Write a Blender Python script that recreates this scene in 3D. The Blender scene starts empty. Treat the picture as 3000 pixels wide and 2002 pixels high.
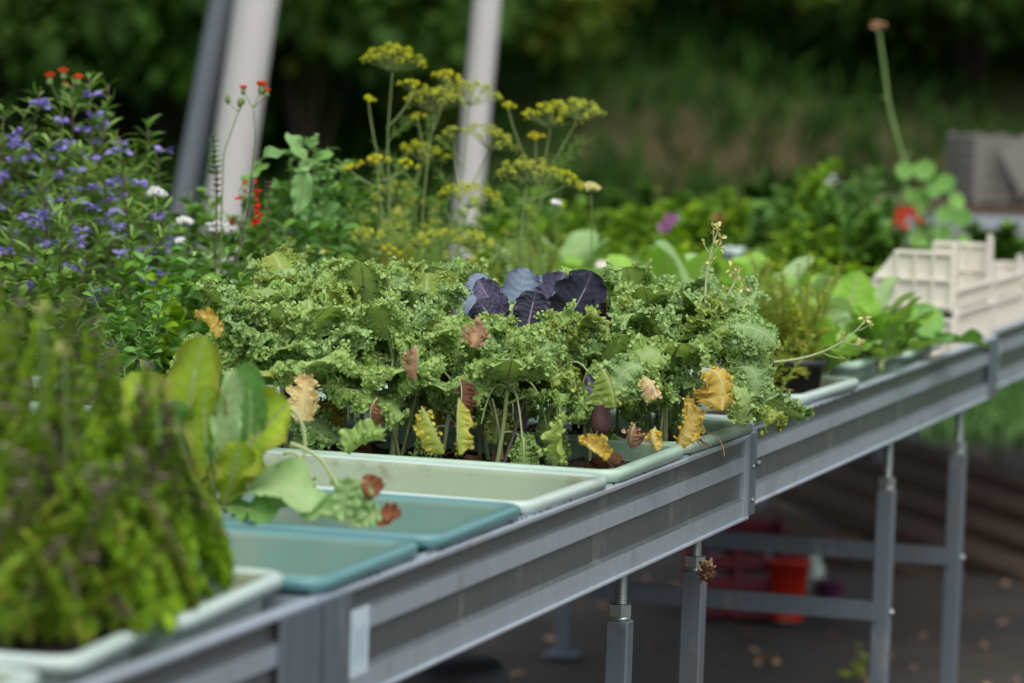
import bpy, math, random
import numpy as np
from mathutils import Matrix, Vector

# ------------------------------------------------------------------ camera, sky, sun, exposure
SC = bpy.context.scene
COL = SC.collection
FPX = 11250.0                                   # focal length in photo pixels (135 mm lens)
PITCH = math.atan(935 / FPX); ROLL = math.radians(1.9); CH = 1.37
fwd = np.array([0, math.cos(PITCH), -math.sin(PITCH)])
_r = np.array([1.0, 0, 0]); _u = np.cross(_r, fwd)
cr = _r * math.cos(ROLL) + _u * math.sin(ROLL)
cu = -_r * math.sin(ROLL) + _u * math.cos(ROLL)
CP = np.array([0, 0, CH])
cam = bpy.data.cameras.new('camera'); co = bpy.data.objects.new('camera', cam); COL.objects.link(co)
m = Matrix.Identity(4)
for i in range(3):
    m[i][0] = cr[i]; m[i][1] = cu[i]; m[i][2] = -fwd[i]; m[i][3] = CP[i]
co.matrix_world = m
cam.lens = 135; cam.sensor_width = 36; cam.clip_start = 0.05; cam.clip_end = 2000
cam.dof.use_dof = True; cam.dof.focus_distance = 5.08; cam.dof.aperture_fstop = 4.3
SC.camera = co

SUN_EL, SUN_AZ = 58.0, 160.0                     # azimuth measured clockwise from +Y
world = bpy.data.worlds.new('World'); SC.world = world; world.use_nodes = True
nt = world.node_tree; nt.nodes.clear()
sky = nt.nodes.new('ShaderNodeTexSky'); sky.sky_type = 'NISHITA'; sky.sun_disc = False
sky.sun_elevation = math.radians(SUN_EL); sky.sun_rotation = math.radians(SUN_AZ)
sky.dust_density = 4.0; sky.air_density = 1.0; sky.ozone_density = 1.0
hs = nt.nodes.new('ShaderNodeHueSaturation'); hs.inputs['Saturation'].default_value = 0.5
bgn = nt.nodes.new('ShaderNodeBackground'); bgn.inputs[1].default_value = 0.125
wo = nt.nodes.new('ShaderNodeOutputWorld')
nt.links.new(sky.outputs[0], hs.inputs['Color']); nt.links.new(hs.outputs[0], bgn.inputs[0]); nt.links.new(bgn.outputs[0], wo.inputs[0])
sl = bpy.data.lights.new('sun', 'SUN'); sl.energy = 1.25; sl.angle = math.radians(75); sl.color = (1, 0.96, 0.9)
so = bpy.data.objects.new('sun', sl); COL.objects.link(so)
sd = Vector((math.sin(math.radians(SUN_AZ)) * math.cos(math.radians(SUN_EL)), math.cos(math.radians(SUN_AZ)) * math.cos(math.radians(SUN_EL)), math.sin(math.radians(SUN_EL))))
so.rotation_euler = sd.to_track_quat('Z', 'Y').to_euler(); so.location = (4, 4, 8)
SC.view_settings.view_transform = 'Standard'; SC.view_settings.look = 'None'
SC.view_settings.exposure = 0.5; SC.view_settings.gamma = 1
SC.render.engine = 'CYCLES'
SC.cycles.use_denoising = True
SC.cycles.max_bounces = 6; SC.cycles.diffuse_bounces = 3; SC.cycles.glossy_bounces = 2
SC.cycles.transmission_bounces = 3; SC.cycles.transparent_max_bounces = 4
SC.cycles.sample_clamp_indirect = 4

# ------------------------------------------------------------------ geometry of the place
def ray(px, py): return fwd + cr * (px - 1500) / FPX - cu * (py - 1001) / FPX
def at(px, py, d): return CP + ray(px, py) * d           # photo pixel + distance -> point
def atz(px, py, z):
    r = ray(px, py); return CP + r * ((z - CH) / r[2])
TH = math.radians(17.4)
U = np.array([math.sin(TH), math.cos(TH), 0.0])          # along the bench, away from the camera
V = np.array([-math.cos(TH), math.sin(TH), 0.0])         # across the bench, inwards
Z = np.array([0, 0, 1.0])
O = atz(2195, 1272, 0.8); O[2] = 0.0                     # corner of the front bench section
def W(u, v, z): return O + U * u + V * v + Z * z
def lean_depth_uv(p): q = p - O; return q @ U, q @ V
DECK = 0.765

# ------------------------------------------------------------------ helpers
def tag(o, label=None, cat=None, group=None, kind=None):
    if label: o['label'] = label
    if cat: o['category'] = cat
    if group: o['group'] = group
    if kind: o['kind'] = kind
    return o
def thing(name, label, cat, loc, group=None, kind=None):
    o = bpy.data.objects.new(name, None); COL.objects.link(o)
    o.location = Vector([float(c) for c in loc]); o.empty_display_size = 0.02
    return tag(o, label, cat, group, kind)

class G:
    """collects vertices and faces (world coordinates) for ONE mesh object"""
    def __init__(s): s.v = []; s.q = []; s.t = []; s.qm = []; s.tm = []; s.n = 0; s.a = {'r': [], 'e': [], 's': []}
    def add(s, v, q=None, t=None, mat=0, r=0.0, e=0.0, sv=0.0):
        v = np.asarray(v, float).reshape(-1, 3); k = len(v)
        s.v.append(v)
        if q is not None and len(q): q = np.asarray(q, int) + s.n; s.q.append(q); s.qm.append(np.full(len(q), mat))
        if t is not None and len(t): t = np.asarray(t, int) + s.n; s.t.append(t); s.tm.append(np.full(len(t), mat))
        for key, val in (('r', r), ('e', e), ('s', sv)):
            s.a[key].append(np.broadcast_to(np.asarray(val, float).reshape(-1), (k,)) if np.size(val) != k else np.asarray(val, float).reshape(-1))
        s.n += k
    def build(s, name, mats, parent=None, smooth=True, origin=None):
        if not s.v: return None
        me = bpy.data.meshes.new(name)
        v = np.concatenate(s.v)
        org = np.array(parent.location) if parent is not None else (np.array(origin, float) if origin is not None else np.array([v[:, 0].mean(), v[:, 1].mean(), v[:, 2].min()]))
        if parent is not None and parent.parent is not None:
            org = np.array(parent.location) + np.array(parent.parent.location)
        v = v - org
        q = np.concatenate(s.q) if s.q else np.zeros((0, 4), int)
        t = np.concatenate(s.t) if s.t else np.zeros((0, 3), int)
        me.vertices.add(len(v)); me.vertices.foreach_set('co', v.astype(np.float32).ravel())
        nl = len(q) * 4 + len(t) * 3
        me.loops.add(nl); me.loops.foreach_set('vertex_index', np.concatenate([q.ravel(), t.ravel()]).astype(np.int32))
        me.polygons.add(len(q) + len(t))
        ls = np.concatenate([np.arange(len(q)) * 4, len(q) * 4 + np.arange(len(t)) * 3]).astype(np.int32)
        me.polygons.foreach_set('loop_start', ls)
        mi = np.concatenate((s.qm + s.tm)) if (s.qm or s.tm) else np.zeros(0)
        me.polygons.foreach_set('material_index', mi.astype(np.int32))
        me.polygons.foreach_set('use_smooth', np.full(len(q) + len(t), smooth))
        for key in ('r', 'e', 's'):
            at_ = me.attributes.new(key, 'FLOAT', 'POINT'); at_.data.foreach_set('value', np.concatenate(s.a[key]).astype(np.float32))
        me.update(calc_edges=True); me.validate()
        for mt in (mats if isinstance(mats, (list, tuple)) else [mats]): me.materials.append(mt)
        o = bpy.data.objects.new(name, me); COL.objects.link(o)
        if parent is not None: o.parent = parent
        else: o.location = Vector([float(c) for c in org])
        return o

def grid_quads(a, b, close=False):
    i = np.arange(a - 1)[:, None]; j = np.arange(b if close else b - 1)[None]
    j2 = (j + 1) % b
    return np.stack([i * b + j, i * b + j2, (i + 1) * b + j2, (i + 1) * b + j], -1).reshape(-1, 4)
def norm(a): return a / (np.linalg.norm(a, axis=-1, keepdims=True) + 1e-12)
def bez(p0, p1, p2, n, p3=None):
    t = np.linspace(0, 1, n)[:, None]
    if p3 is None: return (1 - t) ** 2 * p0 + 2 * t * (1 - t) * p1 + t * t * p2
    return (1 - t) ** 3 * p0 + 3 * t * (1 - t) ** 2 * p1 + 3 * t * t * (1 - t) * p2 + t ** 3 * p3
def tube(g, path, r0, r1=None, k=6, mat=0, r=0.0, cap=True):
    path = np.asarray(path, float); n = len(path); r1 = r0 if r1 is None else r1
    rad = np.linspace(r0, r1, n) if np.isscalar(r0) else np.asarray(r0)
    T = norm(np.gradient(path, axis=0))
    ref = np.array([0.31, 0.22, 0.92]) if abs(T[0] @ np.array([0.31, 0.22, 0.92])) < 0.9 else np.array([1.0, 0, 0])
    A = norm(np.cross(T, ref)); B = np.cross(T, A)
    an = np.arange(k) / k * 2 * math.pi
    v = path[:, None] + rad[:, None, None] * (A[:, None] * np.cos(an)[None, :, None] + B[:, None] * np.sin(an)[None, :, None])
    vv = v.reshape(-1, 3); q = grid_quads(n, k, True)
    if cap:
        vv = np.vstack([vv, path[0], path[-1]]); j = np.arange(k); j2 = (j + 1) % k
        t = np.vstack([np.stack([j2, j, np.full(k, n * k)], 1), np.stack([(n - 1) * k + j, (n - 1) * k + j2, np.full(k, n * k + 1)], 1)])
        g.add(vv, q, t, mat, r)
    else: g.add(vv, q, None, mat, r)
def box(g, c, ax, ay, az, mat=0, bev=0.0, r=0.0):
    """box centred at c with half-extent vectors; bev chamfers the vertical edges"""
    c = np.asarray(c, float); ax, ay, az = map(np.asarray, (ax, ay, az))
    if bev <= 0:
        s = [(-1, -1), (1, -1), (1, 1), (-1, 1)]
        P = [c + ax * x + ay * y - az for x, y in s] + [c + ax * x + ay * y + az for x, y in s]
        g.add(P, [[3, 2, 1, 0], [4, 5, 6, 7], [0, 1, 5, 4], [1, 2, 6, 5], [2, 3, 7, 6], [3, 0, 4, 7]], None, mat, r); return
    lx, ly, lz = (np.linalg.norm(a) for a in (ax, ay, az)); bx, by, bz = bev / lx, bev / ly, bev / lz
    oc = [(-1 + bx, -1), (1 - bx, -1), (1, -1 + by), (1, 1 - by), (1 - bx, 1), (-1 + bx, 1), (-1, 1 - by), (-1, -1 + by)]
    P = []; ins = [(x * (1 - bx), y * (1 - by)) for x, y in oc]
    for zz, ring in ((-1, ins), (-1 + bz, oc), (1 - bz, oc), (1, ins)):
        P += [c + ax * x + ay * y + az * zz for x, y in ring]
    q = grid_quads(4, 8, True)
    P += [c - az, c + az]; j = np.arange(8); j2 = (j + 1) % 8
    t = np.vstack([np.stack([j2, j, np.full(8, 32)], 1), np.stack([24 + j, 24 + j2, np.full(8, 33)], 1)])
    g.add(P, q, t, mat, r)
def prism(g, prof, p0, p1, X, Y, mat=0, mats=None, closed=True, nseg=1):
    """sweep a 2D profile (in axes X,Y) from p0 to p1"""
    prof = np.asarray(prof, float); n = len(prof)
    ts = np.linspace(0, 1, nseg + 1)
    v = np.concatenate([(p0 * (1 - t) + p1 * t) + prof[:, :1] * X + prof[:, 1:] * Y for t in ts])
    q = grid_quads(nseg + 1, n, closed)
    g.add(v, q, None, mat)
    if closed:
        c0 = prof.mean(0)
        for e in (0, nseg):
            vv = np.vstack([v[e * n:(e + 1) * n], (p0 if e == 0 else p1) + c0[0] * X + c0[1] * Y]); j = np.arange(n)
            g.add(vv, None, np.stack([j, (j + 1) % n, np.full(n, n)], 1), mat)

def ripple(rs, s, f, k=3):
    o = 0
    for i in range(k):
        o = o + np.sin(2 * math.pi * f * rs.uniform(0.7, 1.35) * s + rs.uniform(0, 6.28)) / (1 + 0.4 * i)
    return o / 1.6
def blade(g, rs, path, Wd, hint, ns=24, ntt=9, shape=(0.75, 0.6), pet=0.0, cup=0.2, A1=0.0, f1=3, A2=0.0, f2=20, lobe=0.0, fl=5, mat=0, r=None, bend=0.0, rib=0.0):
    """leaf blade along a path. s runs along, t across; the margins can be ruffled and curled."""
    P = np.asarray(path, float)
    L = np.concatenate([[0], np.cumsum(np.linalg.norm(np.diff(P, axis=0), axis=1))]); s = np.linspace(0, 1, ns)
    pts = np.stack([np.interp(s * L[-1], L, P[:, i]) for i in range(3)], 1)
    T = norm(np.gradient(pts, axis=0))
    B0 = norm(np.cross(P[-1] - P[0] + (P[len(P) // 2] - P[0]) * 0.01, hint))
    B = norm(B0[None] - T * (T @ B0)[:, None]); N = np.cross(B, T)
    sb = np.clip((s - pet) / (1 - pet), 0, 1)
    a, b = shape; mx = (a / (a + b)) ** a * (b / (a + b)) ** b
    w = Wd * (sb ** a) * ((1 - sb) ** b) / mx
    t = np.linspace(-1, 1, ntt); t = np.sign(t) * np.abs(t) ** 0.8
    S, T2 = np.meshgrid(s, t, indexing='ij'); E = np.abs(T2); side = T2 > 0
    ww = w[:, None] * (1 + lobe * np.where(side, ripple(rs, S, fl, 2), ripple(rs, S, fl, 2)))
    x = ww * T2; taper = np.clip(w / Wd * 1.8, 0, 1)[:, None]
    z = cup * ww * E ** 1.6
    if A1: z = z + A1 * taper * E ** 2 * np.where(side, ripple(rs, S + 0.05 * E, f1), ripple(rs, S + 0.05 * E, f1))
    sh = 0
    if A2:
        ph = np.where(side, 2 * math.pi * f2 * S + 4.0 * ripple(rs, S, f2 * 0.3) + 2.0 * ripple(rs, E, 1.3) + rs.uniform(0, 6), 2 * math.pi * f2 * S + 4.0 * ripple(rs, S, f2 * 0.3) + 2.0 * ripple(rs, E, 1.3) + rs.uniform(0, 6))
        am = A2 * taper * np.clip((E - 0.15) / 0.85, 0, 1) ** 1.5
        z = z + am * np.sin(ph + 2.0 * E); x = x + np.sign(T2) * am * 0.8 * np.cos(ph * 1.37 + 3 * E)
        sh = am * 0.9 * np.cos(ph * 0.71 + 5 * E)
        z = z + 0.5 * A2 * taper * E * ripple(rs, S * 1.0 + T2 * 0.35, f2 * 0.6)
    if rib: z = z + rib * taper * np.sin(2 * math.pi * (S * 11 - E * 1.6)) * np.clip(E * 3, 0, 1) * (1 - E)
    v = pts[:, None] + B[:, None] * x[..., None] + N[:, None] * z[..., None] + (T[:, None] * (np.asarray(sh)[..., None] if np.size(sh) > 1 else 0))
    if bend: v = v + B[:, None] * (bend * np.sin(S * math.pi))[..., None]
    g.add(v, grid_quads(ns, ntt), None, mat, rs.rand() if r is None else r, E, S)
def leaf_tpl(w=0.3, fold=0.25, droop=0.35, n=6, a=0.7, b=0.7):
    s = np.linspace(0, 1, n + 1); mx = (a / (a + b)) ** a * (b / (a + b)) ** b
    ww = w * s ** a * (1 - s) ** b / mx; ww[0] = 0.02; ww[-1] = 0.005
    zc = 0.3 * droop * np.sin(s * 2.2) - droop * s ** 2 * 0.6
    v = []
    for i in range(n + 1):
        v += [(-ww[i], s[i], zc[i] + fold * ww[i]), (0, s[i], zc[i]), (ww[i], s[i], zc[i] + fold * ww[i])]
    e = np.tile([1, 0, 1], n + 1)
    return np.array(v), grid_quads(n + 1, 3), e.astype(float), np.repeat(s, 3)
def scatter(g, tpl, pos, dirs, nrm, size, rs, mat=0, wscale=1.0):
    v, q, e, s = tpl; n = len(pos)
    D = norm(dirs); X = norm(np.cross(D, nrm)); N = np.cross(X, D)
    size = np.broadcast_to(size, (n,))
    vv = pos[:, None] + size[:, None, None] * (X[:, None] * v[None, :, :1] * wscale + D[:, None] * v[None, :, 1:2] + N[:, None] * v[None, :, 2:])
    k = len(v)
    qq = (q[None] + (np.arange(n) * k)[:, None, None]).reshape(-1, q.shape[1])
    rr = np.repeat(rs.rand(n), k)
    if q.shape[1] == 4: g.add(vv, qq, None, mat, rr, np.tile(e, n), np.tile(s, n))
    else: g.add(vv, None, qq, mat, rr, np.tile(e, n), np.tile(s, n))
OCT = (np.array([(1, 0, 0), (-1, 0, 0), (0, 1, 0), (0, -1, 0), (0, 0, 1), (0, 0, -1)], float) * 0.5,
       np.array([(0, 2, 4), (2, 1, 4), (1, 3, 4), (3, 0, 4), (2, 0, 5), (1, 2, 5), (3, 1, 5), (0, 3, 5)]), np.zeros(6), np.zeros(6))

# ------------------------------------------------------------------ materials
def newmat(name):
    mt = bpy.data.materials.new(name); mt.use_nodes = True; nt = mt.node_tree
    return mt, nt, nt.nodes['Principled BSDF'], nt.nodes['Material Output']
def nd(nt, typ, **k):
    n = nt.nodes.new(typ)
    for a, b in k.items():
        if a.startswith('i_'):
            n.inputs[a[2:].replace('_', ' ')].default_value = b
        else: setattr(n, a, b)
    return n
def mixc(nt, fac, a, b, blend='MIX'):
    n = nt.nodes.new('ShaderNodeMix'); n.data_type = 'RGBA'; n.blend_type = blend
    for sock, val in ((n.inputs['Factor'], fac), (n.inputs['A'], a), (n.inputs['B'], b)):
        if hasattr(val, 'links'): nt.links.new(val, sock)
        elif isinstance(val, (int, float)): sock.default_value = val
        else: sock.default_value = (*val, 1) if len(val) == 3 else val
    return n.outputs['Result']
def ramp(nt, src, pts):
    n = nt.nodes.new('ShaderNodeValToRGB'); cr_ = n.color_ramp
    while len(cr_.elements) < len(pts): cr_.elements.new(0.5)
    for e, (p, c) in zip(cr_.elements, pts): e.position = p; e.color = (*c, 1) if not np.isscalar(c) else (c, c, c, 1)
    nt.links.new(src, n.inputs[0]); return n.outputs[0]
def noise(nt, scale, detail=3, vec=None, rough=0.5):
    tc = nt.nodes.new('ShaderNodeTexCoord'); n = nt.nodes.new('ShaderNodeTexNoise')
    n.inputs['Scale'].default_value = scale; n.inputs['Detail'].default_value = detail; n.inputs['Roughness'].default_value = rough
    if vec is not None:
        mp = nt.nodes.new('ShaderNodeMapping'); mp.inputs['Scale'].default_value = vec
        nt.links.new(tc.outputs['Object'], mp.inputs[0]); nt.links.new(mp.outputs[0], n.inputs[0])
    else: nt.links.new(tc.outputs['Object'], n.inputs[0])
    return n.outputs[0]
def attr(nt, name):
    a = nt.nodes.new('ShaderNodeAttribute'); a.attribute_name = name; return a.outputs['Fac']
def bump(nt, src, strength, dist, bs):
    b = nt.nodes.new('ShaderNodeBump'); b.inputs['Strength'].default_value = strength; b.inputs['Distance'].default_value = dist
    nt.links.new(src, b.inputs['Height']); nt.links.new(b.outputs[0], bs.inputs['Normal'])
def leafmat(name, c1, c2, trans=0.3, rough=0.5, vein=None, edge=None, veinw=0.08, nscale=60, vs=.55, patch=None, tcol=None):
    mt, nt, bs, out = newmat(name)
    gm = {'kale': 1.5, 'deep': .6}.get(name[:4], 1.6) if c2[1] < .45 and c2[1] > c2[0] else 1.0
    c1, c2 = [tuple(min(.8, x * gm) for x in c) for c in (c1, c2)]
    n = noise(nt, nscale, 4); r = attr(nt, 'r')
    mix = nt.nodes.new('ShaderNodeMath'); mix.operation = 'MULTIPLY_ADD'; nt.links.new(n, mix.inputs[0]); mix.inputs[1].default_value = 0.9; 
    sub = nt.nodes.new('ShaderNodeMath'); sub.operation = 'MULTIPLY_ADD'; nt.links.new(r, sub.inputs[0]); sub.inputs[1].default_value = 0.75; sub.inputs[2].default_value = -0.33
    nt.links.new(sub.outputs[0], mix.inputs[2])
    c = mixc(nt, mix.outputs[0], c1, c2); c.node.clamp_factor = True
    if edge is not None:
        e = attr(nt, 'e'); c = mixc(nt, ramp(nt, e, [(0.45, 0.0), (1.0, 0.75)]), c, edge)
    if patch is not None:
        pn = noise(nt, 22, 3); c = mixc(nt, ramp(nt, pn, [(0.56, 0.0), (0.66, 1.0)]), c, patch)
    if vein is not None:
        e = attr(nt, 'e'); c = mixc(nt, ramp(nt, e, [(veinw * 0.4, 1.0), (veinw, 0.0)]), c, vein)
        s_ = attr(nt, 's'); wv = nt.nodes.new('ShaderNodeMath'); wv.operation = 'MULTIPLY_ADD'
        nt.links.new(s_, wv.inputs[0]); wv.inputs[1].default_value = 12.0
        em = nt.nodes.new('ShaderNodeMath'); em.operation = 'MULTIPLY'; nt.links.new(e, em.inputs[0]); em.inputs[1].default_value = -2.2
        nt.links.new(em.outputs[0], wv.inputs[2])
        fr = nt.nodes.new('ShaderNodeMath'); fr.operation = 'PINGPONG'; fr.inputs[1].default_value = 0.5; nt.links.new(wv.outputs[0], fr.inputs[0])
        c = mixc(nt, ramp(nt, fr.outputs[0], [(0.0, vs), (0.10, 0.0)]), c, vein)
    nt.links.new(c, bs.inputs['Base Color']); bs.inputs['Roughness'].default_value = min(.9, rough + .12)
    bs.inputs['Specular IOR Level'].default_value = 0.2
    tr = nt.nodes.new('ShaderNodeBsdfTranslucent')
    tc_ = mixc(nt, 1.0, c, tcol or (1.0, 1.0, 0.45), 'MULTIPLY'); nt.links.new(tc_, tr.inputs[0])
    ms = nt.nodes.new('ShaderNodeMixShader'); ms.inputs[0].default_value = trans
    nt.links.new(bs.outputs[0], ms.inputs[1]); nt.links.new(tr.outputs[0], ms.inputs[2]); nt.links.new(ms.outputs[0], out.inputs[0])
    return mt
def solid(name, c1, c2=None, rough=0.6, metal=0.0, nscale=20, bmp=0.0, bd=0.002, vec=None, dirt=None, spec=0.5, dscale=8, dthr=0.55):
    mt, nt, bs, out = newmat(name)
    n = noise(nt, nscale, 5, vec)
    c = mixc(nt, n, c1, c2 or c1)
    if dirt is not None:
        dn = noise(nt, dscale, 6, None, 0.65); c = mixc(nt, ramp(nt, dn, [(dthr, 0.0), (dthr + 0.12, 0.8)]), c, dirt)
    nt.links.new(c, bs.inputs['Base Color']); bs.inputs['Roughness'].default_value = rough; bs.inputs['Metallic'].default_value = metal
    bs.inputs['Specular IOR Level'].default_value = spec
    if bmp: bump(nt, n, bmp, bd, bs)
    return mt
M = {}
M['kale'] = leafmat('kale_leaf_green', (0.14, 0.23, 0.065), (0.30, 0.41, 0.145), 0.3, 0.55, vein=(0.30, 0.42, 0.20), edge=(0.40, 0.58, 0.19), veinw=0.07, vs=.22)
M['kale2'] = leafmat('kale_leaf_blue_green', (0.13, 0.22, 0.08), (0.27, 0.39, 0.16), 0.28, 0.5, vein=(0.30, 0.42, 0.24), edge=(0.36, 0.54, 0.21), veinw=0.07, vs=.22)
M['kalelime'] = leafmat('kale_leaf_lime', (0.20, 0.29, 0.05), (0.36, 0.46, 0.10), 0.32, 0.5, vein=(0.40, 0.48, 0.2), edge=(0.44, 0.56, 0.18), vs=.2, patch=(0.44, 0.48, 0.12))
M['yellow'] = leafmat('yellow_leaf', (0.60, 0.44, 0.08), (0.72, 0.60, 0.22), 0.3, 0.6, vein=(0.72, 0.62, 0.3), edge=(0.68, 0.48, 0.08), vs=.15, patch=(0.46, 0.36, 0.08))
M['cream'] = leafmat('pale_yellow_leaf', (0.70, 0.55, 0.22), (0.80, 0.66, 0.38), 0.3, 0.6, vein=(0.8, 0.7, 0.45), patch=(0.70, 0.45, 0.30))
M['mixyel'] = leafmat('half_yellow_leaf', (0.26, 0.38, 0.08), (0.52, 0.50, 0.10), 0.3, 0.55, edge=(0.66, 0.54, 0.10), patch=(0.24, 0.34, 0.06))
M['tan'] = leafmat('dry_tan_leaf', (0.30, 0.17, 0.10), (0.62, 0.40, 0.26), 0.2, 0.8, nscale=45)
M['brown'] = leafmat('dry_brown_leaf', (0.07, 0.035, 0.018), (0.22, 0.11, 0.06), 0.1, 0.85, nscale=45)
M['kstem'] = solid('kale_stem', (0.30, 0.38, 0.16), (0.42, 0.48, 0.24), 0.5, nscale=40)
M['dstem'] = solid('dark_stem', (0.05, 0.035, 0.05), (0.13, 0.10, 0.10), 0.6, nscale=30)
M['gstem'] = solid('green_stem', (0.09, 0.17, 0.04), (0.18, 0.26, 0.07), 0.5, nscale=30)
M['pstem'] = solid('purple_brown_stem', (0.06, 0.02, 0.03), (0.13, 0.06, 0.05), 0.6, nscale=30)
M['cab'] = leafmat('cabbage_purple_blue', (0.10, 0.13, 0.19), (0.17, 0.23, 0.30), 0.1, 0.42, vein=(0.28, 0.34, 0.40), edge=(0.11, 0.10, 0.18), veinw=0.05, vs=.25)
M['cabd'] = leafmat('cabbage_dark_purple', (0.022, 0.026, 0.04), (0.065, 0.06, 0.10), 0.06, 0.42, vein=(0.10, 0.07, 0.14), veinw=0.05, vs=.25)
M['cabp'] = leafmat('cabbage_violet', (0.06, 0.06, 0.11), (0.17, 0.16, 0.26), 0.08, 0.42, vein=(0.32, 0.24, 0.34), veinw=0.05, nscale=70, vs=.25)
M['dstemg'] = solid('dill_stem', (0.15, 0.22, 0.07), (0.24, 0.30, 0.10), 0.5, nscale=30)
M['dillg'] = leafmat('dill_feather', (0.13, 0.23, 0.05), (0.26, 0.36, 0.09), 0.25, 0.6)
M['dilly'] = leafmat('dill_flower_yellow', (0.50, 0.56, 0.015), (0.70, 0.72, 0.03), 0.2, 0.7, nscale=40)
M['dillb'] = leafmat('dill_flower_olive', (0.42, 0.50, 0.04), (0.62, 0.66, 0.09), 0.15, 0.7, nscale=40)
M['dillyy'] = leafmat('dill_flower_bright', (0.60, 0.56, 0.02), (0.70, 0.64, 0.03), 0.2, 0.7)
M['blueleaf'] = leafmat('narrow_herb_leaf', (0.07, 0.15, 0.03), (0.19, 0.30, 0.08), 0.35, 0.55)
M['blue'] = leafmat('violet_blue_petal', (0.25, 0.21, 0.55), (0.38, 0.33, 0.70), 0.3, 0.6, tcol=(0.8, 0.8, 1))
M['basil'] = leafmat('oval_green_leaf', (0.055, 0.15, 0.03), (0.15, 0.30, 0.08), 0.3, 0.45)
M['mintg'] = leafmat('pale_soft_leaf', (0.09, 0.19, 0.06), (0.18, 0.31, 0.12), 0.3, 0.6)
M['bright'] = leafmat('lettuce_bright', (0.12, 0.26, 0.03), (0.24, 0.42, 0.07), 0.35, 0.42, vein=(0.36, 0.48, 0.18), veinw=0.1)
M['chic'] = leafmat('chicory_leaf', (0.17, 0.28, 0.025), (0.32, 0.43, 0.04), 0.4, 0.4, vein=(0.38, 0.46, 0.16), veinw=0.1, edge=(0.24, 0.20, 0.03))
M['chicp'] = leafmat('chicory_pale_leaf', (0.16, 0.28, 0.10), (0.30, 0.42, 0.20), 0.3, 0.4, vein=(0.45, 0.52, 0.3), veinw=0.1)
M['darkl'] = leafmat('deep_green_leaf', (0.03, 0.11, 0.010), (0.09, 0.24, 0.02), 0.3, 0.5)
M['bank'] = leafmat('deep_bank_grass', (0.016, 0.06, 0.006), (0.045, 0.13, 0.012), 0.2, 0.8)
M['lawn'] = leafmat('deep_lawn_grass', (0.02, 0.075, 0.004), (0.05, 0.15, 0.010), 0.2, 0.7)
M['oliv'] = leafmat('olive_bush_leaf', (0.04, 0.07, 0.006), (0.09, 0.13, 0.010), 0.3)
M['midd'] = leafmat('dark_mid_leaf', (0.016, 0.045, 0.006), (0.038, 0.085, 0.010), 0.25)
M['lime'] = leafmat('lime_bushy_leaf', (0.12, 0.24, 0.012), (0.26, 0.38, 0.02), 0.35, 0.5)
M['midl'] = leafmat('mid_green_leaf', (0.05, 0.13, 0.015), (0.14, 0.26, 0.035), 0.3, 0.5)
M['ylf'] = leafmat('yellow_feather', (0.34, 0.40, 0.06), (0.58, 0.56, 0.12), 0.35, 0.6)
M['round'] = leafmat('round_leaf', (0.07, 0.17, 0.04), (0.16, 0.30, 0.07), 0.25, 0.5)
M['red'] = leafmat('red_petal', (0.62, 0.012, 0.012), (0.75, 0.03, 0.02), 0.2, 0.6, tcol=(1, .6, .5))
M['orange'] = leafmat('orange_red_petal', (0.75, 0.06, 0.012), (0.82, 0.12, 0.02), 0.2, 0.6, tcol=(1, .7, .5))
M['white'] = leafmat('white_petal', (0.68, 0.70, 0.66), (0.82, 0.82, 0.80), 0.2, 0.6, tcol=(1, 1, 1))
M['pink'] = leafmat('pink_petal', (0.55, 0.16, 0.50), (0.65, 0.28, 0.60), 0.2, 0.6, tcol=(1, 1, 1))
M['salmon'] = leafmat('salmon_petal', (0.5, 0.16, 0.09), (0.6, 0.25, 0.15), 0.2, 0.6, tcol=(1, 1, 1))
M['must'] = leafmat('mustard_petal', (0.58, 0.54, 0.18), (0.70, 0.66, 0.32), 0.2, 0.6)
M['spike'] = leafmat('purple_brown_spike', (0.17, 0.11, 0.11), (0.34, 0.25, 0.23), 0.1, 0.8)
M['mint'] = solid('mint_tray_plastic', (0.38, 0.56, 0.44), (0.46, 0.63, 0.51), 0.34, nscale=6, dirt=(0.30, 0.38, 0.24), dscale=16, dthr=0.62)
M['mint_in'] = solid('mint_tray_inside', (0.22, 0.37, 0.26), (0.30, 0.45, 0.32), 0.5, nscale=9, dirt=(0.16, 0.20, 0.11), dscale=11, dthr=0.52)  # tray insides get their own greener, mostly darker tone than the rims
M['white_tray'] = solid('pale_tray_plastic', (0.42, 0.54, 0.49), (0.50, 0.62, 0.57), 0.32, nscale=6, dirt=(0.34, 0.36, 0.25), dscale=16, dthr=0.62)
M['white_tray_in'] = solid('pale_tray_inside', (0.28, 0.36, 0.25), (0.36, 0.44, 0.32), 0.5, nscale=9, dirt=(0.20, 0.22, 0.13), dscale=11, dthr=0.53)
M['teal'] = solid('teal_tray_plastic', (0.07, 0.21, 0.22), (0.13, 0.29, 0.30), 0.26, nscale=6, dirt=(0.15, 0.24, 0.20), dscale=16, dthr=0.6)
M['teal_in'] = solid('teal_tray_inside', (0.09, 0.19, 0.16), (0.19, 0.31, 0.26), 0.5, nscale=7, dirt=(0.22, 0.27, 0.20), dscale=8, dthr=0.5)
M['crate'] = solid('cream_crate_plastic', (0.68, 0.65, 0.55), (0.76, 0.73, 0.64), 0.45, nscale=8, dirt=(0.42, 0.38, 0.27), dscale=12, dthr=0.62)
M['greycrate'] = solid('weathered_grey_plastic', (0.12, 0.115, 0.10), (0.20, 0.19, 0.17), 0.7, nscale=8)
M['soil'] = solid('potting_soil', (0.018, 0.010, 0.006), (0.075, 0.045, 0.028), 0.95, nscale=90, bmp=0.8, bd=0.004)
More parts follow.
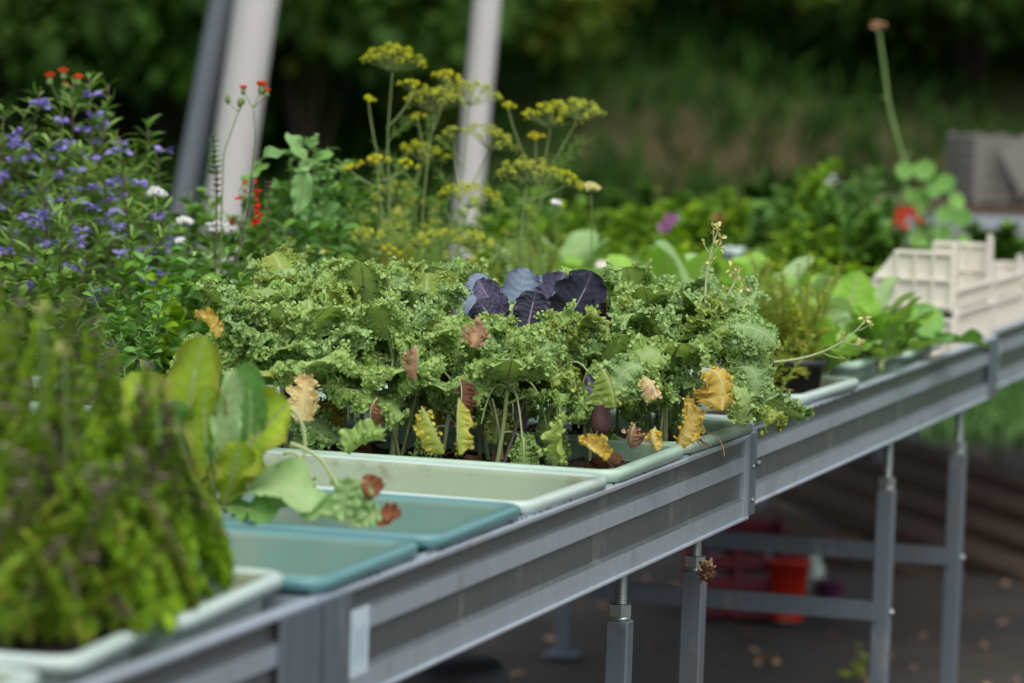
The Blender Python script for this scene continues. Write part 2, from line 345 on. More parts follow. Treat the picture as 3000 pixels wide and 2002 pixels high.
M['pot'] = solid('black_pot_plastic', (0.012, 0.012, 0.013), (0.03, 0.03, 0.03), 0.5, nscale=20)
M['deck'] = solid('dull_deck_sheet', (0.16, 0.17, 0.17), (0.24, 0.25, 0.25), 0.6, 0.3, nscale=14)
def aluminium(name, base, rough, streak=0.5, metal=0.85):
    mt, nt, bs, out = newmat(name)
    n = noise(nt, 3.0, 6, (30, 30, 1.2)); n2 = noise(nt, 2.2, 5, None, 0.6); n3 = noise(nt, 14, 5, (1, 1, .35), 0.75)
    c = mixc(nt, n, tuple(x * (1 - 0.28 * streak) for x in base), tuple(min(1, x * (1 + 0.12 * streak)) for x in base))
    c = mixc(nt, ramp(nt, n2, [(0.42, 0.0), (0.62, 0.55)]), c, tuple(x * 0.78 for x in base))
    c = mixc(nt, ramp(nt, n3, [(0.56, 0.0), (0.72, 0.4)]), c, (0.62, 0.62, 0.58)); c = mixc(nt, ramp(nt, noise(nt, 5, 6, (1, 1, .6), .7), [(0.55, 0.0), (0.70, 0.45)]), c, (0.20, 0.19, 0.16))
    nt.links.new(c, bs.inputs['Base Color']); bs.inputs['Metallic'].default_value = metal
    rr = nt.nodes.new('ShaderNodeMath'); rr.operation = 'MULTIPLY_ADD'; nt.links.new(n2, rr.inputs[0]); rr.inputs[1].default_value = 0.25; rr.inputs[2].default_value = rough - 0.12
    nt.links.new(rr.outputs[0], bs.inputs['Roughness'])
    return mt
M['alu'] = aluminium('satin_aluminium', (0.50, 0.57, 0.64), 0.40, .8, .5)
M['alud'] = aluminium('brushed_aluminium_recess_shade', (0.18, 0.205, 0.21), 0.34, 1.1, .6)  # brushed metal with the shade of the recess bands painted into its base colour
M['galv'] = aluminium('galvanised_steel', (0.20, 0.24, 0.28), 0.5, 0.8, 0.6)
M['capm'] = aluminium('dull_zinc_cap', (0.20, 0.24, 0.29), 0.45, 0.6, 0.5)
M['zinc'] = aluminium('zinc_thread', (0.50, 0.56, 0.54), 0.35, 0.5, 0.85)
M['sticker'] = solid('pale_blue_label', (0.48, 0.62, 0.68), (0.60, 0.72, 0.76), 0.4, nscale=30)
M['ink'] = solid('grey_ink', (0.30, 0.42, 0.50), None, 0.5)
M['pole'] = solid('white_painted_pole', (0.42, 0.42, 0.40), (0.50, 0.50, 0.48), 0.5, nscale=4, dirt=(0.45, 0.46, 0.42), dscale=3)
M['poleg'] = solid('grey_steel_pole', (0.13, 0.15, 0.17), (0.18, 0.20, 0.22), 0.5, 0.3, nscale=4)
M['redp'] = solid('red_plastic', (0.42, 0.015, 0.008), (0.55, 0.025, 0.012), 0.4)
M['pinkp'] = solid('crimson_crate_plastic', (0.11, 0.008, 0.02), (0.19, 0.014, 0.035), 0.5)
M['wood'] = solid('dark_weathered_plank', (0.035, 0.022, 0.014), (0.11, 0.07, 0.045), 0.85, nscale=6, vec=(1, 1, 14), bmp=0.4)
M['bark'] = solid('brown_bark', (0.02, 0.014, 0.010), (0.065, 0.045, 0.033), 0.95, nscale=8, vec=(3, 3, .6), bmp=0.8, bd=0.02)

def petiole(g, path, r0, r1, k=6, mat=0): tube(g, path, r0, r1, k, mat)

# ------------------------------------------------------------------ ground and hill
def terrain():
    mt, nt, bs, out = newmat('yard_ground')
    geo = nt.nodes.new('ShaderNodeNewGeometry'); sep = nt.nodes.new('ShaderNodeSeparateXYZ'); nt.links.new(geo.outputs['Position'], sep.inputs[0])
    n1 = noise(nt, 1.2, 6, None, 0.6); n2 = noise(nt, 30, 4); n3 = noise(nt, 0.5, 3)
    dirtc = mixc(nt, ramp(nt, n1, [(0.35, 0.0), (0.65, 1.0)]), (0.020, 0.021, 0.021), (0.070, 0.058, 0.044))
    dirtc = mixc(nt, ramp(nt, n2, [(0.55, 0.0), (0.8, 0.7)]), dirtc, (0.10, 0.08, 0.06))
    grass = mixc(nt, n1, (0.02, 0.07, 0.005), (0.05, 0.14, 0.01))
    add = nt.nodes.new('ShaderNodeMath'); add.operation = 'MULTIPLY_ADD'; nt.links.new(n3, add.inputs[0]); add.inputs[1].default_value = 3.0; nt.links.new(sep.outputs['Y'], add.inputs[2])
    mr = nt.nodes.new('ShaderNodeMapRange'); mr.inputs[1].default_value = 14.2; mr.inputs[2].default_value = 15.0; nt.links.new(add.outputs[0], mr.inputs[0])
    c = mixc(nt, mr.outputs[0], dirtc, grass)
    nt.links.new(c, bs.inputs['Base Color']); bs.inputs['Roughness'].default_value = 0.95
    bump(nt, n2, 0.5, 0.01, bs)
    xs = np.concatenate([np.linspace(-600, -20, 10), np.linspace(-16, 16, 60), np.linspace(20, 600, 10)])
    ys = np.concatenate([[-300, -100, -20], np.linspace(-5, 20, 60), np.linspace(24, 1500, 14)])
    X, Y = np.meshgrid(xs, ys, indexing='ij'); rs = np.random.RandomState(3)
    zz = 0.006 * np.sin(X * 3.1 + Y * 1.7) + 0.005 * np.sin(X * 7.3 - Y * 5.1)
    g = G(); g.add(np.stack([X, Y, zz * (np.abs(X) < 16) - 0.01], -1), grid_quads(len(xs), len(ys)))
    g.q[0] = g.q[0][:, ::-1]
    o = g.build('ground', mt, origin=(0, 0, 0)); tag(o, 'dark compacted yard soil turning to grass beyond the benches', 'ground', kind='structure')
    # hill
    mt, nt, bs, out = newmat('hill_grass')
    n1 = noise(nt, 0.35, 5, None, 0.6); n2 = noise(nt, 2.5, 5, None, 0.7)
    geo = nt.nodes.new('ShaderNodeNewGeometry'); sep = nt.nodes.new('ShaderNodeSeparateXYZ'); nt.links.new(geo.outputs['Position'], sep.inputs[0])
    gr = mixc(nt, ramp(nt, n2, [(0.3, 0.0), (0.7, 1.0)]), (0.010, 0.04, 0.004), (0.03, 0.09, 0.009))
    br = mixc(nt, n2, (0.04, 0.04, 0.016), (0.085, 0.07, 0.034))
    zj = nt.nodes.new('ShaderNodeMath'); zj.operation = 'MULTIPLY_ADD'; nt.links.new(n1, zj.inputs[0]); zj.inputs[1].default_value = 1.0; nt.links.new(sep.outputs['Z'], zj.inputs[2])
    band = ramp(nt, zj.outputs[0], [(0.55, 0.0), (0.85, 1.0)])
    mr = nt.nodes.new('ShaderNodeMapRange'); mr.inputs[1].default_value = 1.25; mr.inputs[2].default_value = 1.75; mr.inputs[3].default_value = 1.0; mr.inputs[4].default_value = 0.0; nt.links.new(zj.outputs[0], mr.inputs[0])
    mrx = nt.nodes.new('ShaderNodeMapRange'); mrx.inputs[1].default_value = -1.0; mrx.inputs[2].default_value = 0.8; nt.links.new(sep.outputs['X'], mrx.inputs[0])
    mu = nt.nodes.new('ShaderNodeMath'); mu.operation = 'MULTIPLY'; nt.links.new(band, mu.inputs[0]); nt.links.new(mr.outputs[0], mu.inputs[1])
    mu2 = nt.nodes.new('ShaderNodeMath'); mu2.operation = 'MULTIPLY'; nt.links.new(mu.outputs[0], mu2.inputs[0]); nt.links.new(mrx.outputs[0], mu2.inputs[1])
    c = mixc(nt, mu2.outputs[0], gr, br)
    nt.links.new(c, bs.inputs['Base Color']); bs.inputs['Roughness'].default_value = 1.0; bs.inputs['Specular IOR Level'].default_value = 0.1
    xs = np.linspace(-60, 60, 121); ys = np.linspace(17.5, 60, 90)
    X, Y = np.meshgrid(xs, ys, indexing='ij')
    h = (Y - 18.5) * 0.22 + 0.25 * np.sin(X * 0.5 + 1) + 0.12 * np.sin(X * 1.3 + Y * 0.9) + 0.05 * np.sin(X * 3 - Y * 2)
    h = np.where(Y < 19.2, np.minimum(h, (Y - 18.2) * 0.3), h)
    g = G(); g.add(np.stack([X, Y, h], -1), grid_quads(len(xs), len(ys))[:, ::-1])
    o = g.build('hill', mt, origin=(0, 0, 0)); tag(o, 'dark green grassy slope rising behind the nursery', 'hill', kind='structure')
def hill_z(x, y): return max((y - 18.5) * 0.22 + 0.25 * math.sin(x * 0.5 + 1) + 0.12 * math.sin(x * 1.3 + y * 0.9), 0)
terrain()
def hill_grass():
    rs = np.random.RandomState(11); n = 26000
    x = rs.uniform(-7, 7, n); y = rs.uniform(18.6, 32, n)
    z = (y - 18.5) * 0.22 + 0.25 * np.sin(x * 0.5 + 1) + 0.12 * np.sin(x * 1.3 + y * 0.9) - 0.03
    keep = rs.rand(n) < np.where((x > -0.8) & (z > 0.5) & (z < 1.1), 0.25, 1.0)
    p = np.stack([x, y, z], 1)[keep]; n = len(p)
    g = G(); d = np.stack([rs.normal(0, .5, n), rs.normal(-.2, .5, n), np.ones(n)], 1)
    scatter(g, leaf_tpl(0.07, 0.2, 0.6, 4), p, d, norm(rs.normal(0, 1, (n, 3)) + [0, -1, 0.4]), rs.uniform(.15, .38, n), rs)
    o = g.build('grass', M['bank'], origin=(0, 18, 0)); tag(o, 'tufts of long dark grass on the slope', 'grass', kind='stuff')
    g = G(); n = 9000; x = rs.uniform(-3, 6, n); y = rs.uniform(12.3, 18.5, n)
    p = np.stack([x, y, np.zeros(n) - 0.01], 1); d = np.stack([rs.normal(0, .4, n), rs.normal(0, .4, n), np.ones(n)], 1)
    scatter(g, leaf_tpl(0.06, 0.2, 0.6, 4), p, d, norm(rs.normal(0, 1, (n, 3)) + [0, -1, 0.4]), rs.uniform(.04, .12, n), rs)
    o = g.build('grass', M['lawn'], origin=(0, 12, 0)); tag(o, 'short bright green lawn past the yard', 'grass', kind='stuff')
hill_grass()

# ------------------------------------------------------------------ trees and bushes behind
LT = leaf_tpl(0.32, 0.2, 0.3, 3)
def bush(name, label, cat, x, y, R, H, mats, seed, n=2600, ls=(.08, .16), trunk=0.06, group=None, z0=None, lift=0.0):
    rs = np.random.RandomState(seed); z = hill_z(x, y) if z0 is None else z0
    t = thing(name, label, cat, (x, y, z), group)
    g = G(); base = np.array([x, y, z - 0.05])
    tips = []
    for k in range(7):
        a = rs.uniform(0, 6.28); rr = rs.uniform(.2, .75) * R; hh = rs.uniform(.55, .95) * H
        e = base + [rr * math.cos(a), rr * math.sin(a), hh]; tips.append(e)
        tube(g, bez(base + [0.0, 0, lift * H * 0.5], base + [rr * .3 * math.cos(a), rr * .3 * math.sin(a), hh * .5], e, 7), trunk * (.3 if k else .5), trunk * .08, 6)
    if lift: tube(g, np.array([base, base + [0.02, 0, lift * H]]), trunk * 2.4, trunk * 1.8, 8)
    g.build('trunk', M['bark'], t)
    # clumps
    nc = 34; cc = []
    for k in range(nc):
        d = norm(rs.normal(0, 1, 3)); d[2] = abs(d[2]) if lift == 0 else d[2]
        cc.append(base + [0, 0, H * (.30 + lift * .3)] + d * np.array([R, R, H * (.52 - lift * .2)]) * rs.uniform(.45, .95))
    cc = np.array(cc); cr_ = rs.uniform(.18, .36, nc) * R
    i = rs.randint(0, nc, n); d = norm(rs.normal(0, 1, (n, 3)))
    p = cc[i] + d * (cr_[i] * rs.uniform(.5, 1.05, n))[:, None]
    g = G(); dirs = d + rs.normal(0, .5, (n, 3)) + [0, 0, -.2]
    mi = rs.rand(nc)[i]
    for k, mt in enumerate(mats):
        sel = (mi >= k / len(mats)) & (mi < (k + 1) / len(mats))
        if sel.sum(): scatter(g, LT, p[sel], dirs[sel], norm(d[sel] + [0, 0, .6] + rs.normal(0, .3, (sel.sum(), 3))), rs.uniform(*ls, sel.sum()), rs, mat=k)
    g.build('crown', [M[a] for a in mats], t)
    return t
def tree(label, px, top_px, d, r, seed, mats=('darkl', 'midl')):
    rs = np.random.RandomState(seed); b = at(px, 500, d); x, y = b[0], b[1]; z = hill_z(x, y)
    t = thing('tree', label, 'tree', (x, y, z), 'trees on the slope')
    g = G(); e = at(top_px, 0, d); sx = (e[0] - b[0]) / (e[2] - b[2])
    path = np.array([[x + sx * (h - 1), y, z + h - 0.2 if False else h] for h in np.linspace(z - .2, z + 5.0, 14)])
    path[:, 0] += 0.03 * np.sin(np.arange(14) * 1.3)
    tube(g, path, r, r * .55, 12)
    top = path[-1]; ends = []
    for k in range(9):
        a = rs.uniform(0, 6.28); s0 = path[rs.randint(9, 14)]
        en = s0 + np.array([math.cos(a) * rs.uniform(1, 2), math.sin(a) * rs.uniform(1, 2), rs.uniform(.3, 1.6)]); ends.append(en)
        tube(g, bez(s0, (s0 + en) / 2 + [0, 0, .3], en, 6), r * .35, r * .08, 6)
    g.build('trunk', M['bark'], t)
    g = G(); n = 5000; E = np.array(ends + [top + [0, 0, 1]]); i = rs.randint(0, len(E), n); dd = norm(rs.normal(0, 1, (n, 3)))
    p = E[i] + dd * rs.uniform(.2, 1.0, n)[:, None]
    scatter(g, LT, p, dd + [0, 0, -.3], norm(dd + [0, 0, .7]), rs.uniform(.10, .2, n), rs)
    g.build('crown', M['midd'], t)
tree('tall dark trunk rising behind the blue flowering herbs', 300, 345, 21.0, 0.16, 5)
tree('leaning reddish brown trunk just right of the thin white pole', 1560, 1480, 23.0, 0.13, 6)
tree('dark trunk above the right hand end of the slope', 2930, 2960, 25.0, 0.14, 7)
bx = [  # px, py(bottom-ish), depth, R, H, mats, label
 (60, 20.2, 1.3, 2.6, ('darkl', 'darkl', 'midl'), 'large dark bush filling the corner behind the blue flowers'),
 (480, 20.6, 1.2, 2.7, ('darkl', 'lime', 'midl', 'darkl'), 'dark bush with yellow green sprays behind the grey pole'),
 (900, 20.0, 1.1, 2.7, ('darkl', 'lime', 'midl', 'darkl'), 'bush with lime green leaves right of the thick white pole'),
 (1230, 21.3, 1.1, 2.5, ('darkl', 'midl'), 'dark bush left of the thin white pole'),
 (1800, 23.2, 1.8, 2.2, ('darkl', 'midl'), 'broad green shrub high on the slope right of the thin pole'),
 (2330, 23.6, 1.9, 2.3, ('darkl', 'midl', 'darkl'), 'broad dark shrub high on the slope above the tall seed stalk'),
 (2850, 22.8, 1.6, 2.3, ('darkl', 'darkl'), 'blackish green shrub in the upper right corner of the slope'),
 (-350, 20.5, 1.5, 2.8, ('darkl', 'midl'), 'dark bush beyond the blue flowers at the far left edge'),
 (3300, 22.5, 1.9, 2.6, ('darkl', 'midl'), 'dark shrub past the grey stacked crates'),
]
for k, (px, d, R, H, ms, lb) in enumerate(bx):
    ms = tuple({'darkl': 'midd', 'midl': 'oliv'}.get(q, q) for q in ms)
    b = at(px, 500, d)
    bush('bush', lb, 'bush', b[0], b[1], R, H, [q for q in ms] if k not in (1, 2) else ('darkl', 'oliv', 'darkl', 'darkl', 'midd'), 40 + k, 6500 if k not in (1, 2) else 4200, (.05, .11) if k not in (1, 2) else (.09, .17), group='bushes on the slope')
# ------------------------------------------------------------------ poles
def pole(px0, px1, w, d, mat, label, name='support_pole', cap=True):
    b0 = at(px0, 520, d); b1 = at(px1, 0, d); dr = (b1 - b0) / (b1[2] - b0[2])
    foot = b0 + dr * (0 - b0[2]); top = foot + dr * 2.9
    t = thing(name, label, 'pole', foot, 'tent poles'); g = G(); r = w / 2 * d / FPX
    tube(g, np.array([foot + dr * h for h in np.linspace(0, 2.9, 8)]), r, r, 20); g.build('pole_tube', mat, t)
    g = G(); ax = np.array([1, 0, 0.]); ay = np.array([0, 1, 0.])
    box(g, foot + Z * 0.008, ax * .09, ay * .09, Z * .008, bev=.004); g.build('base_plate', M['galv'], t)
    g = G(); tube(g, np.array([top - dr * .04, top + dr * .02]), r * 1.15, r * 1.15, 20); g.build('top_cap', M['galv'], t)
pole(675, 752, 128, 10.0, M['pole'], 'thick white leaning pole behind the red tassel flowers')
pole(552, 650, 70, 10.15, M['poleg'], 'grey leaning pole beside the thick white pole')
pole(1378, 1428, 82, 10.6, M['pole'], 'thin white leaning pole behind the dill flowers')

# ------------------------------------------------------------------ benches
RAILP = [(0.012, 0.0), (-0.001, 0.0), (-0.003, -0.002), (-0.003, -0.006), (0.004, -0.009), (0.0045, -0.026),   # dark upper recess
         (-0.001, -0.030), (-0.0005, -0.0515), (0.004, -0.0535), (0.0045, -0.088), (-0.0015, -0.092), (-0.001, -0.116), (-0.004, -0.118), (-0.004, -0.1205), (0.016, -0.1205), (0.016, -0.110), (0.008, -0.110), (0.008, -0.006), (0.012, -0.006)]
def bench(u0, u1, off, label, zt=0.8, legs=(), wid=1.15, plates=(), sticker=None, endcap=False, hscale=1.0, far=True):
    t = thing('bench', label, 'bench', W((u0 + u1) / 2, off + wid / 2, 0), 'growing benches')
    g = G(); prof = [(a, b * hscale) for a, b in RAILP]
    p0 = W(u0, off, zt); p1 = W(u1, off, zt)
    # bands: recesses use the brushed metal darkened by painted-in shade
    P = np.array(prof); n = len(P); v = np.concatenate([p0 + P[:, :1] * V + P[:, 1:] * Z, p1 + P[:, :1] * V + P[:, 1:] * Z])
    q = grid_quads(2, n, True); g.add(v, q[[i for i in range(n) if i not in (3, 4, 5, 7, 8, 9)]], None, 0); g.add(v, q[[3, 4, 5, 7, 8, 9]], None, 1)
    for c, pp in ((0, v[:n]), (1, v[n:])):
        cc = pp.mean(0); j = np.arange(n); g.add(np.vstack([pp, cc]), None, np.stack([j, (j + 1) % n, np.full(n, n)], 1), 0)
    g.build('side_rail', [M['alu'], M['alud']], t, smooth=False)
    if far:
        g = G(); P2 = P * [-1, 1]; prism(g, P2, W(u0, off + wid, zt), W(u1, off + wid, zt), V, Z); g.build('side_rail', M['alu'], t, smooth=False)
    for uu in (u0 + .003, u1 - .003):
        g = G(); box(g, W(uu, off + wid / 2, zt - .06 * hscale), U * .0028, V * (wid / 2 - .018), Z * .058 * hscale); g.build('end_rail', M['alu'], t, smooth=False)
    g = G(); box(g, W((u0 + u1) / 2, off + wid / 2, DECK - .004), U * ((u1 - u0) / 2 - .008), V * (wid / 2 - .018), Z * .0035); g.build('deck', M['deck'], t, smooth=False)
    for (a, b) in plates:
        g = G(); box(g, W((a + b) / 2, off - .004, zt - .0605 * hscale), U * ((b - a) / 2), V * .003, Z * .0575 * hscale, bev=.001); g.build('joint_plate', M['galv'], t, smooth=False)
    if endcap:
        g = G(); box(g, W(u1 - .013, off + .0015, zt - .060 * hscale), U * .013, V * .004, Z * .0575 * hscale, bev=.0008); g.build('end_strip', M['alu'], t, smooth=False)
        g = G(); box(g, W(u1 + .030, off + .0045, zt - .060 * hscale), U * .0235, V * .004, Z * .0595 * hscale, bev=.0012); box(g, W(u1 + .004, off + .012, zt - .060 * hscale), U * .0025, V * .006, Z * .058 * hscale)
        ec = g.build('end_cap', M['capm'], t, smooth=False)
        for zz in (zt - .050, zt - .098):
            g = G(); c = W(u1 + .034, off, zz); tube(g, np.array([c + V * .0005, c - V * .002]), .0038, .0028, 8); g.build('screw', M['zinc'], ec)
        g = G(); c = W(u1 + .050, off, zt - .047); tube(g, np.array([c + V * .0005, c - V * .006]), .0050, .0050, 6); g.build('bolt', M['galv'], t)
    if sticker:
        a, b, z0, z1, so_ = sticker
        g = G(); box(g, W((a + b) / 2, so_, (z0 + z1) / 2), U * ((b - a) / 2), V * .0006, Z * ((z1 - z0) / 2)); st = g.build('label_sticker', M['sticker'], t, smooth=False)
        g = G(); rs = np.random.RandomState(5)
        for k in range(5):
            uu = a + (b - a) * (.2 + .14 * k); box(g, W(uu, so_ - .0008, (z0 + z1) / 2 - .004 * (k % 2)), U * (b - a) * .03, V * .0003, Z * (z1 - z0) * (.30 - .05 * (k % 3)))
        g.build('print', M['ink'], st, smooth=False)
    for (lu, lv, ztop) in legs:
        a = 0.015; g = G(); box(g, W(lu, off + lv, ztop / 2), U * a, V * a, Z * ztop / 2, bev=.0022)
        lg = g.build('leg', M['galv'], t, smooth=False)
        g = G(); box(g, W(lu, off + lv, .003), U * .035, V * .035, Z * .003); g.build('foot', M['galv'], lg, smooth=False)
        g = G(); tube(g, np.array([W(lu, off + lv, ztop), W(lu, off + lv, ztop + .005)]), .0135, .0135, 24); g.build('washer', M['zinc'], lg)
        g = G(); hx = [(math.cos(i * math.pi / 3 + .35) * .0155, math.sin(i * math.pi / 3 + .35) * .0155) for i in range(6)]
        prism(g, hx, W(lu, off + lv, ztop + .0052), W(lu, off + lv, ztop + .021), U, V); g.build('nut', M['zinc'], lg, smooth=False)
        g = G(); zz0 = ztop + .021; zz1 = zt - .035; npz = int((zz1 - zz0) / .0006); zs = np.linspace(zz0, zz1, npz)
        rad = .0077 + .0011 * np.sign(np.sin(zs / .0024 * 2 * math.pi)) * np.abs(np.sin(zs / .0024 * 2 * math.pi)) ** .6
        tube(g, np.array([W(lu, off + lv, zz) for zz in zs]), rad, None, 14); g.build('threaded_rod', M['zinc'], lg)
    return t
def crossbar(t, u, v0, v1, z, off, bolt=True):
    g = G(); box(g, W(u - .0165, off + (v0 + v1) / 2, z), U * .0015, V * abs(v1 - v0) / 2, Z * .016); box(g, W(u - .008, off + (v0 + v1) / 2, z + .0145), U * .0070, V * abs(v1 - v0) / 2, Z * .0015)
    cb = g.build('cross_bar', M['galv'], t, smooth=False)
    if bolt:
        for vv in (v0,):
            g = G(); tube(g, np.array([W(u, off + vv - .0145, z - .002), W(u, off + vv - .021, z - .002)]), .007, .005, 8); g.build('bolt', M['zinc'], cb)
bench(-4.0, -1.748, 0.0, 'aluminium bench section nearest the camera, under the leafy bottom corner herbs', plates=((-1.86, -1.752),), legs=((-2.3, .05, .6), (-2.3, 1.06, .6)))
bench(-1.742, 0.0, 0.0, 'aluminium bench section carrying the curly kale, with a pale sticker on its rail', legs=((-.465, .05, .595), (-.085, .05, .612), (-.465, 1.06, .6), (-.085, 1.06, .6)), plates=((-1.738, -1.668),), endcap=True, sticker=(-1.655, -1.600, .704, .773, -.0012))
b2 = bench(0.060, 2.045, 0.022, 'aluminium bench section right of the kale, running back to the cream crates', legs=((1.22, .03, .588), (1.865, .03, .588), (1.22, 1.04, .588), (1.865, 1.04, .588)), plates=((1.97, 2.04),), hscale=.96)
crossbar(b2, 1.22, .03, 1.04, .376, .022); crossbar(b2, 1.865, .03, 1.04, .392, .022)
b3 = bench(2.05, 4.3, 0.045, 'aluminium bench section at the right edge under the far crates', legs=((3.15, .03, .588), (4.1, .03, .588), (2.67, 1.01, .588), (4.1, 1.04, .588)), plates=((2.055, 2.14),), sticker=(2.17, 2.20, .71, .78, .0435), hscale=.96)
bench(4.31, 7.2, 0.05, 'farthest aluminium bench section, behind the round leaved plant', legs=((4.6, .03, .588), (6.6, .03, .588), (4.6, 1.04, .588), (6.6, 1.04, .588)), hscale=.96)

# ------------------------------------------------------------------ trays
def rrect(hx, hy, r, n=6):
    r = max(r, .002); o = []
    for cx, cy, a0 in ((hx - r, hy - r, 0), (-hx + r, hy - r, 90), (-hx + r, -hy + r, 180), (hx - r, -hy + r, 270)):
        for k in range(n + 1):
            a = math.radians(a0 + 90 * k / n); o.append((cx + r * math.cos(a), cy + r * math.sin(a)))
    return np.array(o)
def tray(u, v, su, sv, ang, mat, label, h=.052, lift=0.0, pitch=0.0, warp=0.0, soil=None, group='plastic plant trays', lip=.015):
    c = W(u, v, DECK + lift); a = math.radians(ang)
    X = U * math.cos(a) + V * math.sin(a); Y = -U * math.sin(a) + V * math.cos(a)
    t = thing('plant_tray', label, 'tray', c, group)
    prof = [(0.0, h - lip, .030), (0.0015, h - .004, .030), (-.0015, h - .0008, .028), (-.004, h, .026), (-.011, h, .022), (-.0145, h - .003, .020), (-.0165, h - .008, .018), (-.0172, h - .011, .018), (-.0232, .011, .012), (-.0240, .0075, .012), (-.0285, .0048, .010), (-.032, .0045, .010), (-.06, .0045, .008)]
    outer = [(-.0025, h - lip + .001, .028), (-.0045, h - .007, .026), (-.012, h - .006, .022), (-.0138, h - .009, .020), (-.0147, h - .013, .020), (-.0207, .003, .014), (-.0215, .0, .013), (-.024, .0, .012), (-.06, .0, .008)]
    def ringat(p):
        ring = rrect(su / 2 + p[0], sv / 2 + p[0], p[2]);
        zz = p[1] + pitch * ring[:, 0] + warp * np.sin(ring[:, 1] / sv * 5 + 1) * np.clip(p[1] / h, 0, 1)
        return c + ring[:, :1] * X + ring[:, 1:] * Y + zz[:, None] * Z
    g = G(); R = [ringat(p) for p in outer[::-1]] + [ringat(p) for p in prof]; k = len(R[0])
    qq = grid_quads(len(R), k, True); g.add(np.concatenate(R), qq)
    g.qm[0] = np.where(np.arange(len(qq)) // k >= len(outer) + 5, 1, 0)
    for rg, mi in ((R[0], 0), (R[-1], 1)):
        g.add(np.vstack([rg, rg.mean(0)]), None, np.stack([np.arange(k), (np.arange(k) + 1) % k, np.full(k, k)], 1), mi)
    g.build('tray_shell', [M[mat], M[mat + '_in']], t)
    if soil:
        rs = np.random.RandomState(int(abs(u * 1000)) + 7); n = 34
        xs = np.linspace(-su / 2 + .024, su / 2 - .024, n); ys = np.linspace(-sv / 2 + .024, sv / 2 - .024, n)
        Xg, Yg = np.meshgrid(xs, ys, indexing='ij'); zz = soil + .004 * rs.rand(n, n) + .005 * np.sin(Xg * 60 + Yg * 31)
        zz[0] = zz[-1] = soil - .015; zz[:, 0] = zz[:, -1] = soil - .015
        g = G(); g.add(c + Xg[..., None] * X + Yg[..., None] * Y + zz[..., None] * Z, grid_quads(n, n)[:, ::-1])
        m_ = 900; p = c + rs.uniform(xs[0], xs[-1], m_)[:, None] * X + rs.uniform(ys[0], ys[-1], m_)[:, None] * Y + (soil + .004) * Z
        dd = norm(rs.normal(0, 1, (m_, 3))); scatter(g, OCT, p, dd, norm(rs.normal(0, 1, (m_, 3))), rs.uniform(.004, .012, m_), rs)
        o = g.build('soil', M['soil'], None); tag(o, 'dark crumbly soil filling the ' + label, 'soil', kind='stuff')
    return t
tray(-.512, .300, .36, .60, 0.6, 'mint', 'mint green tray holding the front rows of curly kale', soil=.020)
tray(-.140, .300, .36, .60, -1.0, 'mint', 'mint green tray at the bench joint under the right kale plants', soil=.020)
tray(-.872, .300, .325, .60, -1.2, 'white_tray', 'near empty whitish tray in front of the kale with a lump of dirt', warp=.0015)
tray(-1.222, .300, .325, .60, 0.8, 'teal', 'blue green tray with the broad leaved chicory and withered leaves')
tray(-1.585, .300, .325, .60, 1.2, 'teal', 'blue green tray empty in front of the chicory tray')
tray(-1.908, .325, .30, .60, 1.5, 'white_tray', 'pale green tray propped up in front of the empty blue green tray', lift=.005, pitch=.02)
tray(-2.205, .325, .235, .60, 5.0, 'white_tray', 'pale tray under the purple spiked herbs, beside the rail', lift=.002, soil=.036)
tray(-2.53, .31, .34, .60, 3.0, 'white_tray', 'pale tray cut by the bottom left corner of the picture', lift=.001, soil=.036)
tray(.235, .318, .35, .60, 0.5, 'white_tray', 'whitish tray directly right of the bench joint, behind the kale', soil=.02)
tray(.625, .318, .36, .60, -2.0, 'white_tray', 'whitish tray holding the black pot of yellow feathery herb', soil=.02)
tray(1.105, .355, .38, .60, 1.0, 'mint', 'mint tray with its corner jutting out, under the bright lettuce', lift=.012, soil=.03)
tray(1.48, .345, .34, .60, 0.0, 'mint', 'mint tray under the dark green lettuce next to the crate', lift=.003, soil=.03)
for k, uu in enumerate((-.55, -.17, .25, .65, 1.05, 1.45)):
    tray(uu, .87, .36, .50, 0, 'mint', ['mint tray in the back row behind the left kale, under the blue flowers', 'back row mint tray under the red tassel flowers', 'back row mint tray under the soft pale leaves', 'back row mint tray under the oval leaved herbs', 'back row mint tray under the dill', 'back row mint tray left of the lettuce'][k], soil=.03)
g = G(); rs = np.random.RandomState(9); c = W(-.905, .075, DECK + .006); n = 500   # lump of dirt
d = norm(rs.normal(0, 1, (n, 3))) * [1, 1, .75]; d[:, 2] = np.abs(d[:, 2]); p = c + d * (rs.rand(n) ** .4)[:, None] * [.022, .034, .022]
scatter(g, OCT, p, norm(rs.normal(0, 1, (n, 3))), norm(rs.normal(0, 1, (n, 3))), rs.uniform(.004, .009, n), rs)
tag(g.build('dirt_lump', M['soil']), 'small lump of dark soil in the whitish tray', 'dirt')
g = G(); tube(g, bez(W(-.95, .26, DECK + .007), W(-.93, .16, DECK + .016), W(-.95, .07, DECK + .007), 20), .0011, .0008, 6); tag(g.build('dry_stalk', M['tan']), 'thin dry stalk lying across the whitish tray', 'stalk')

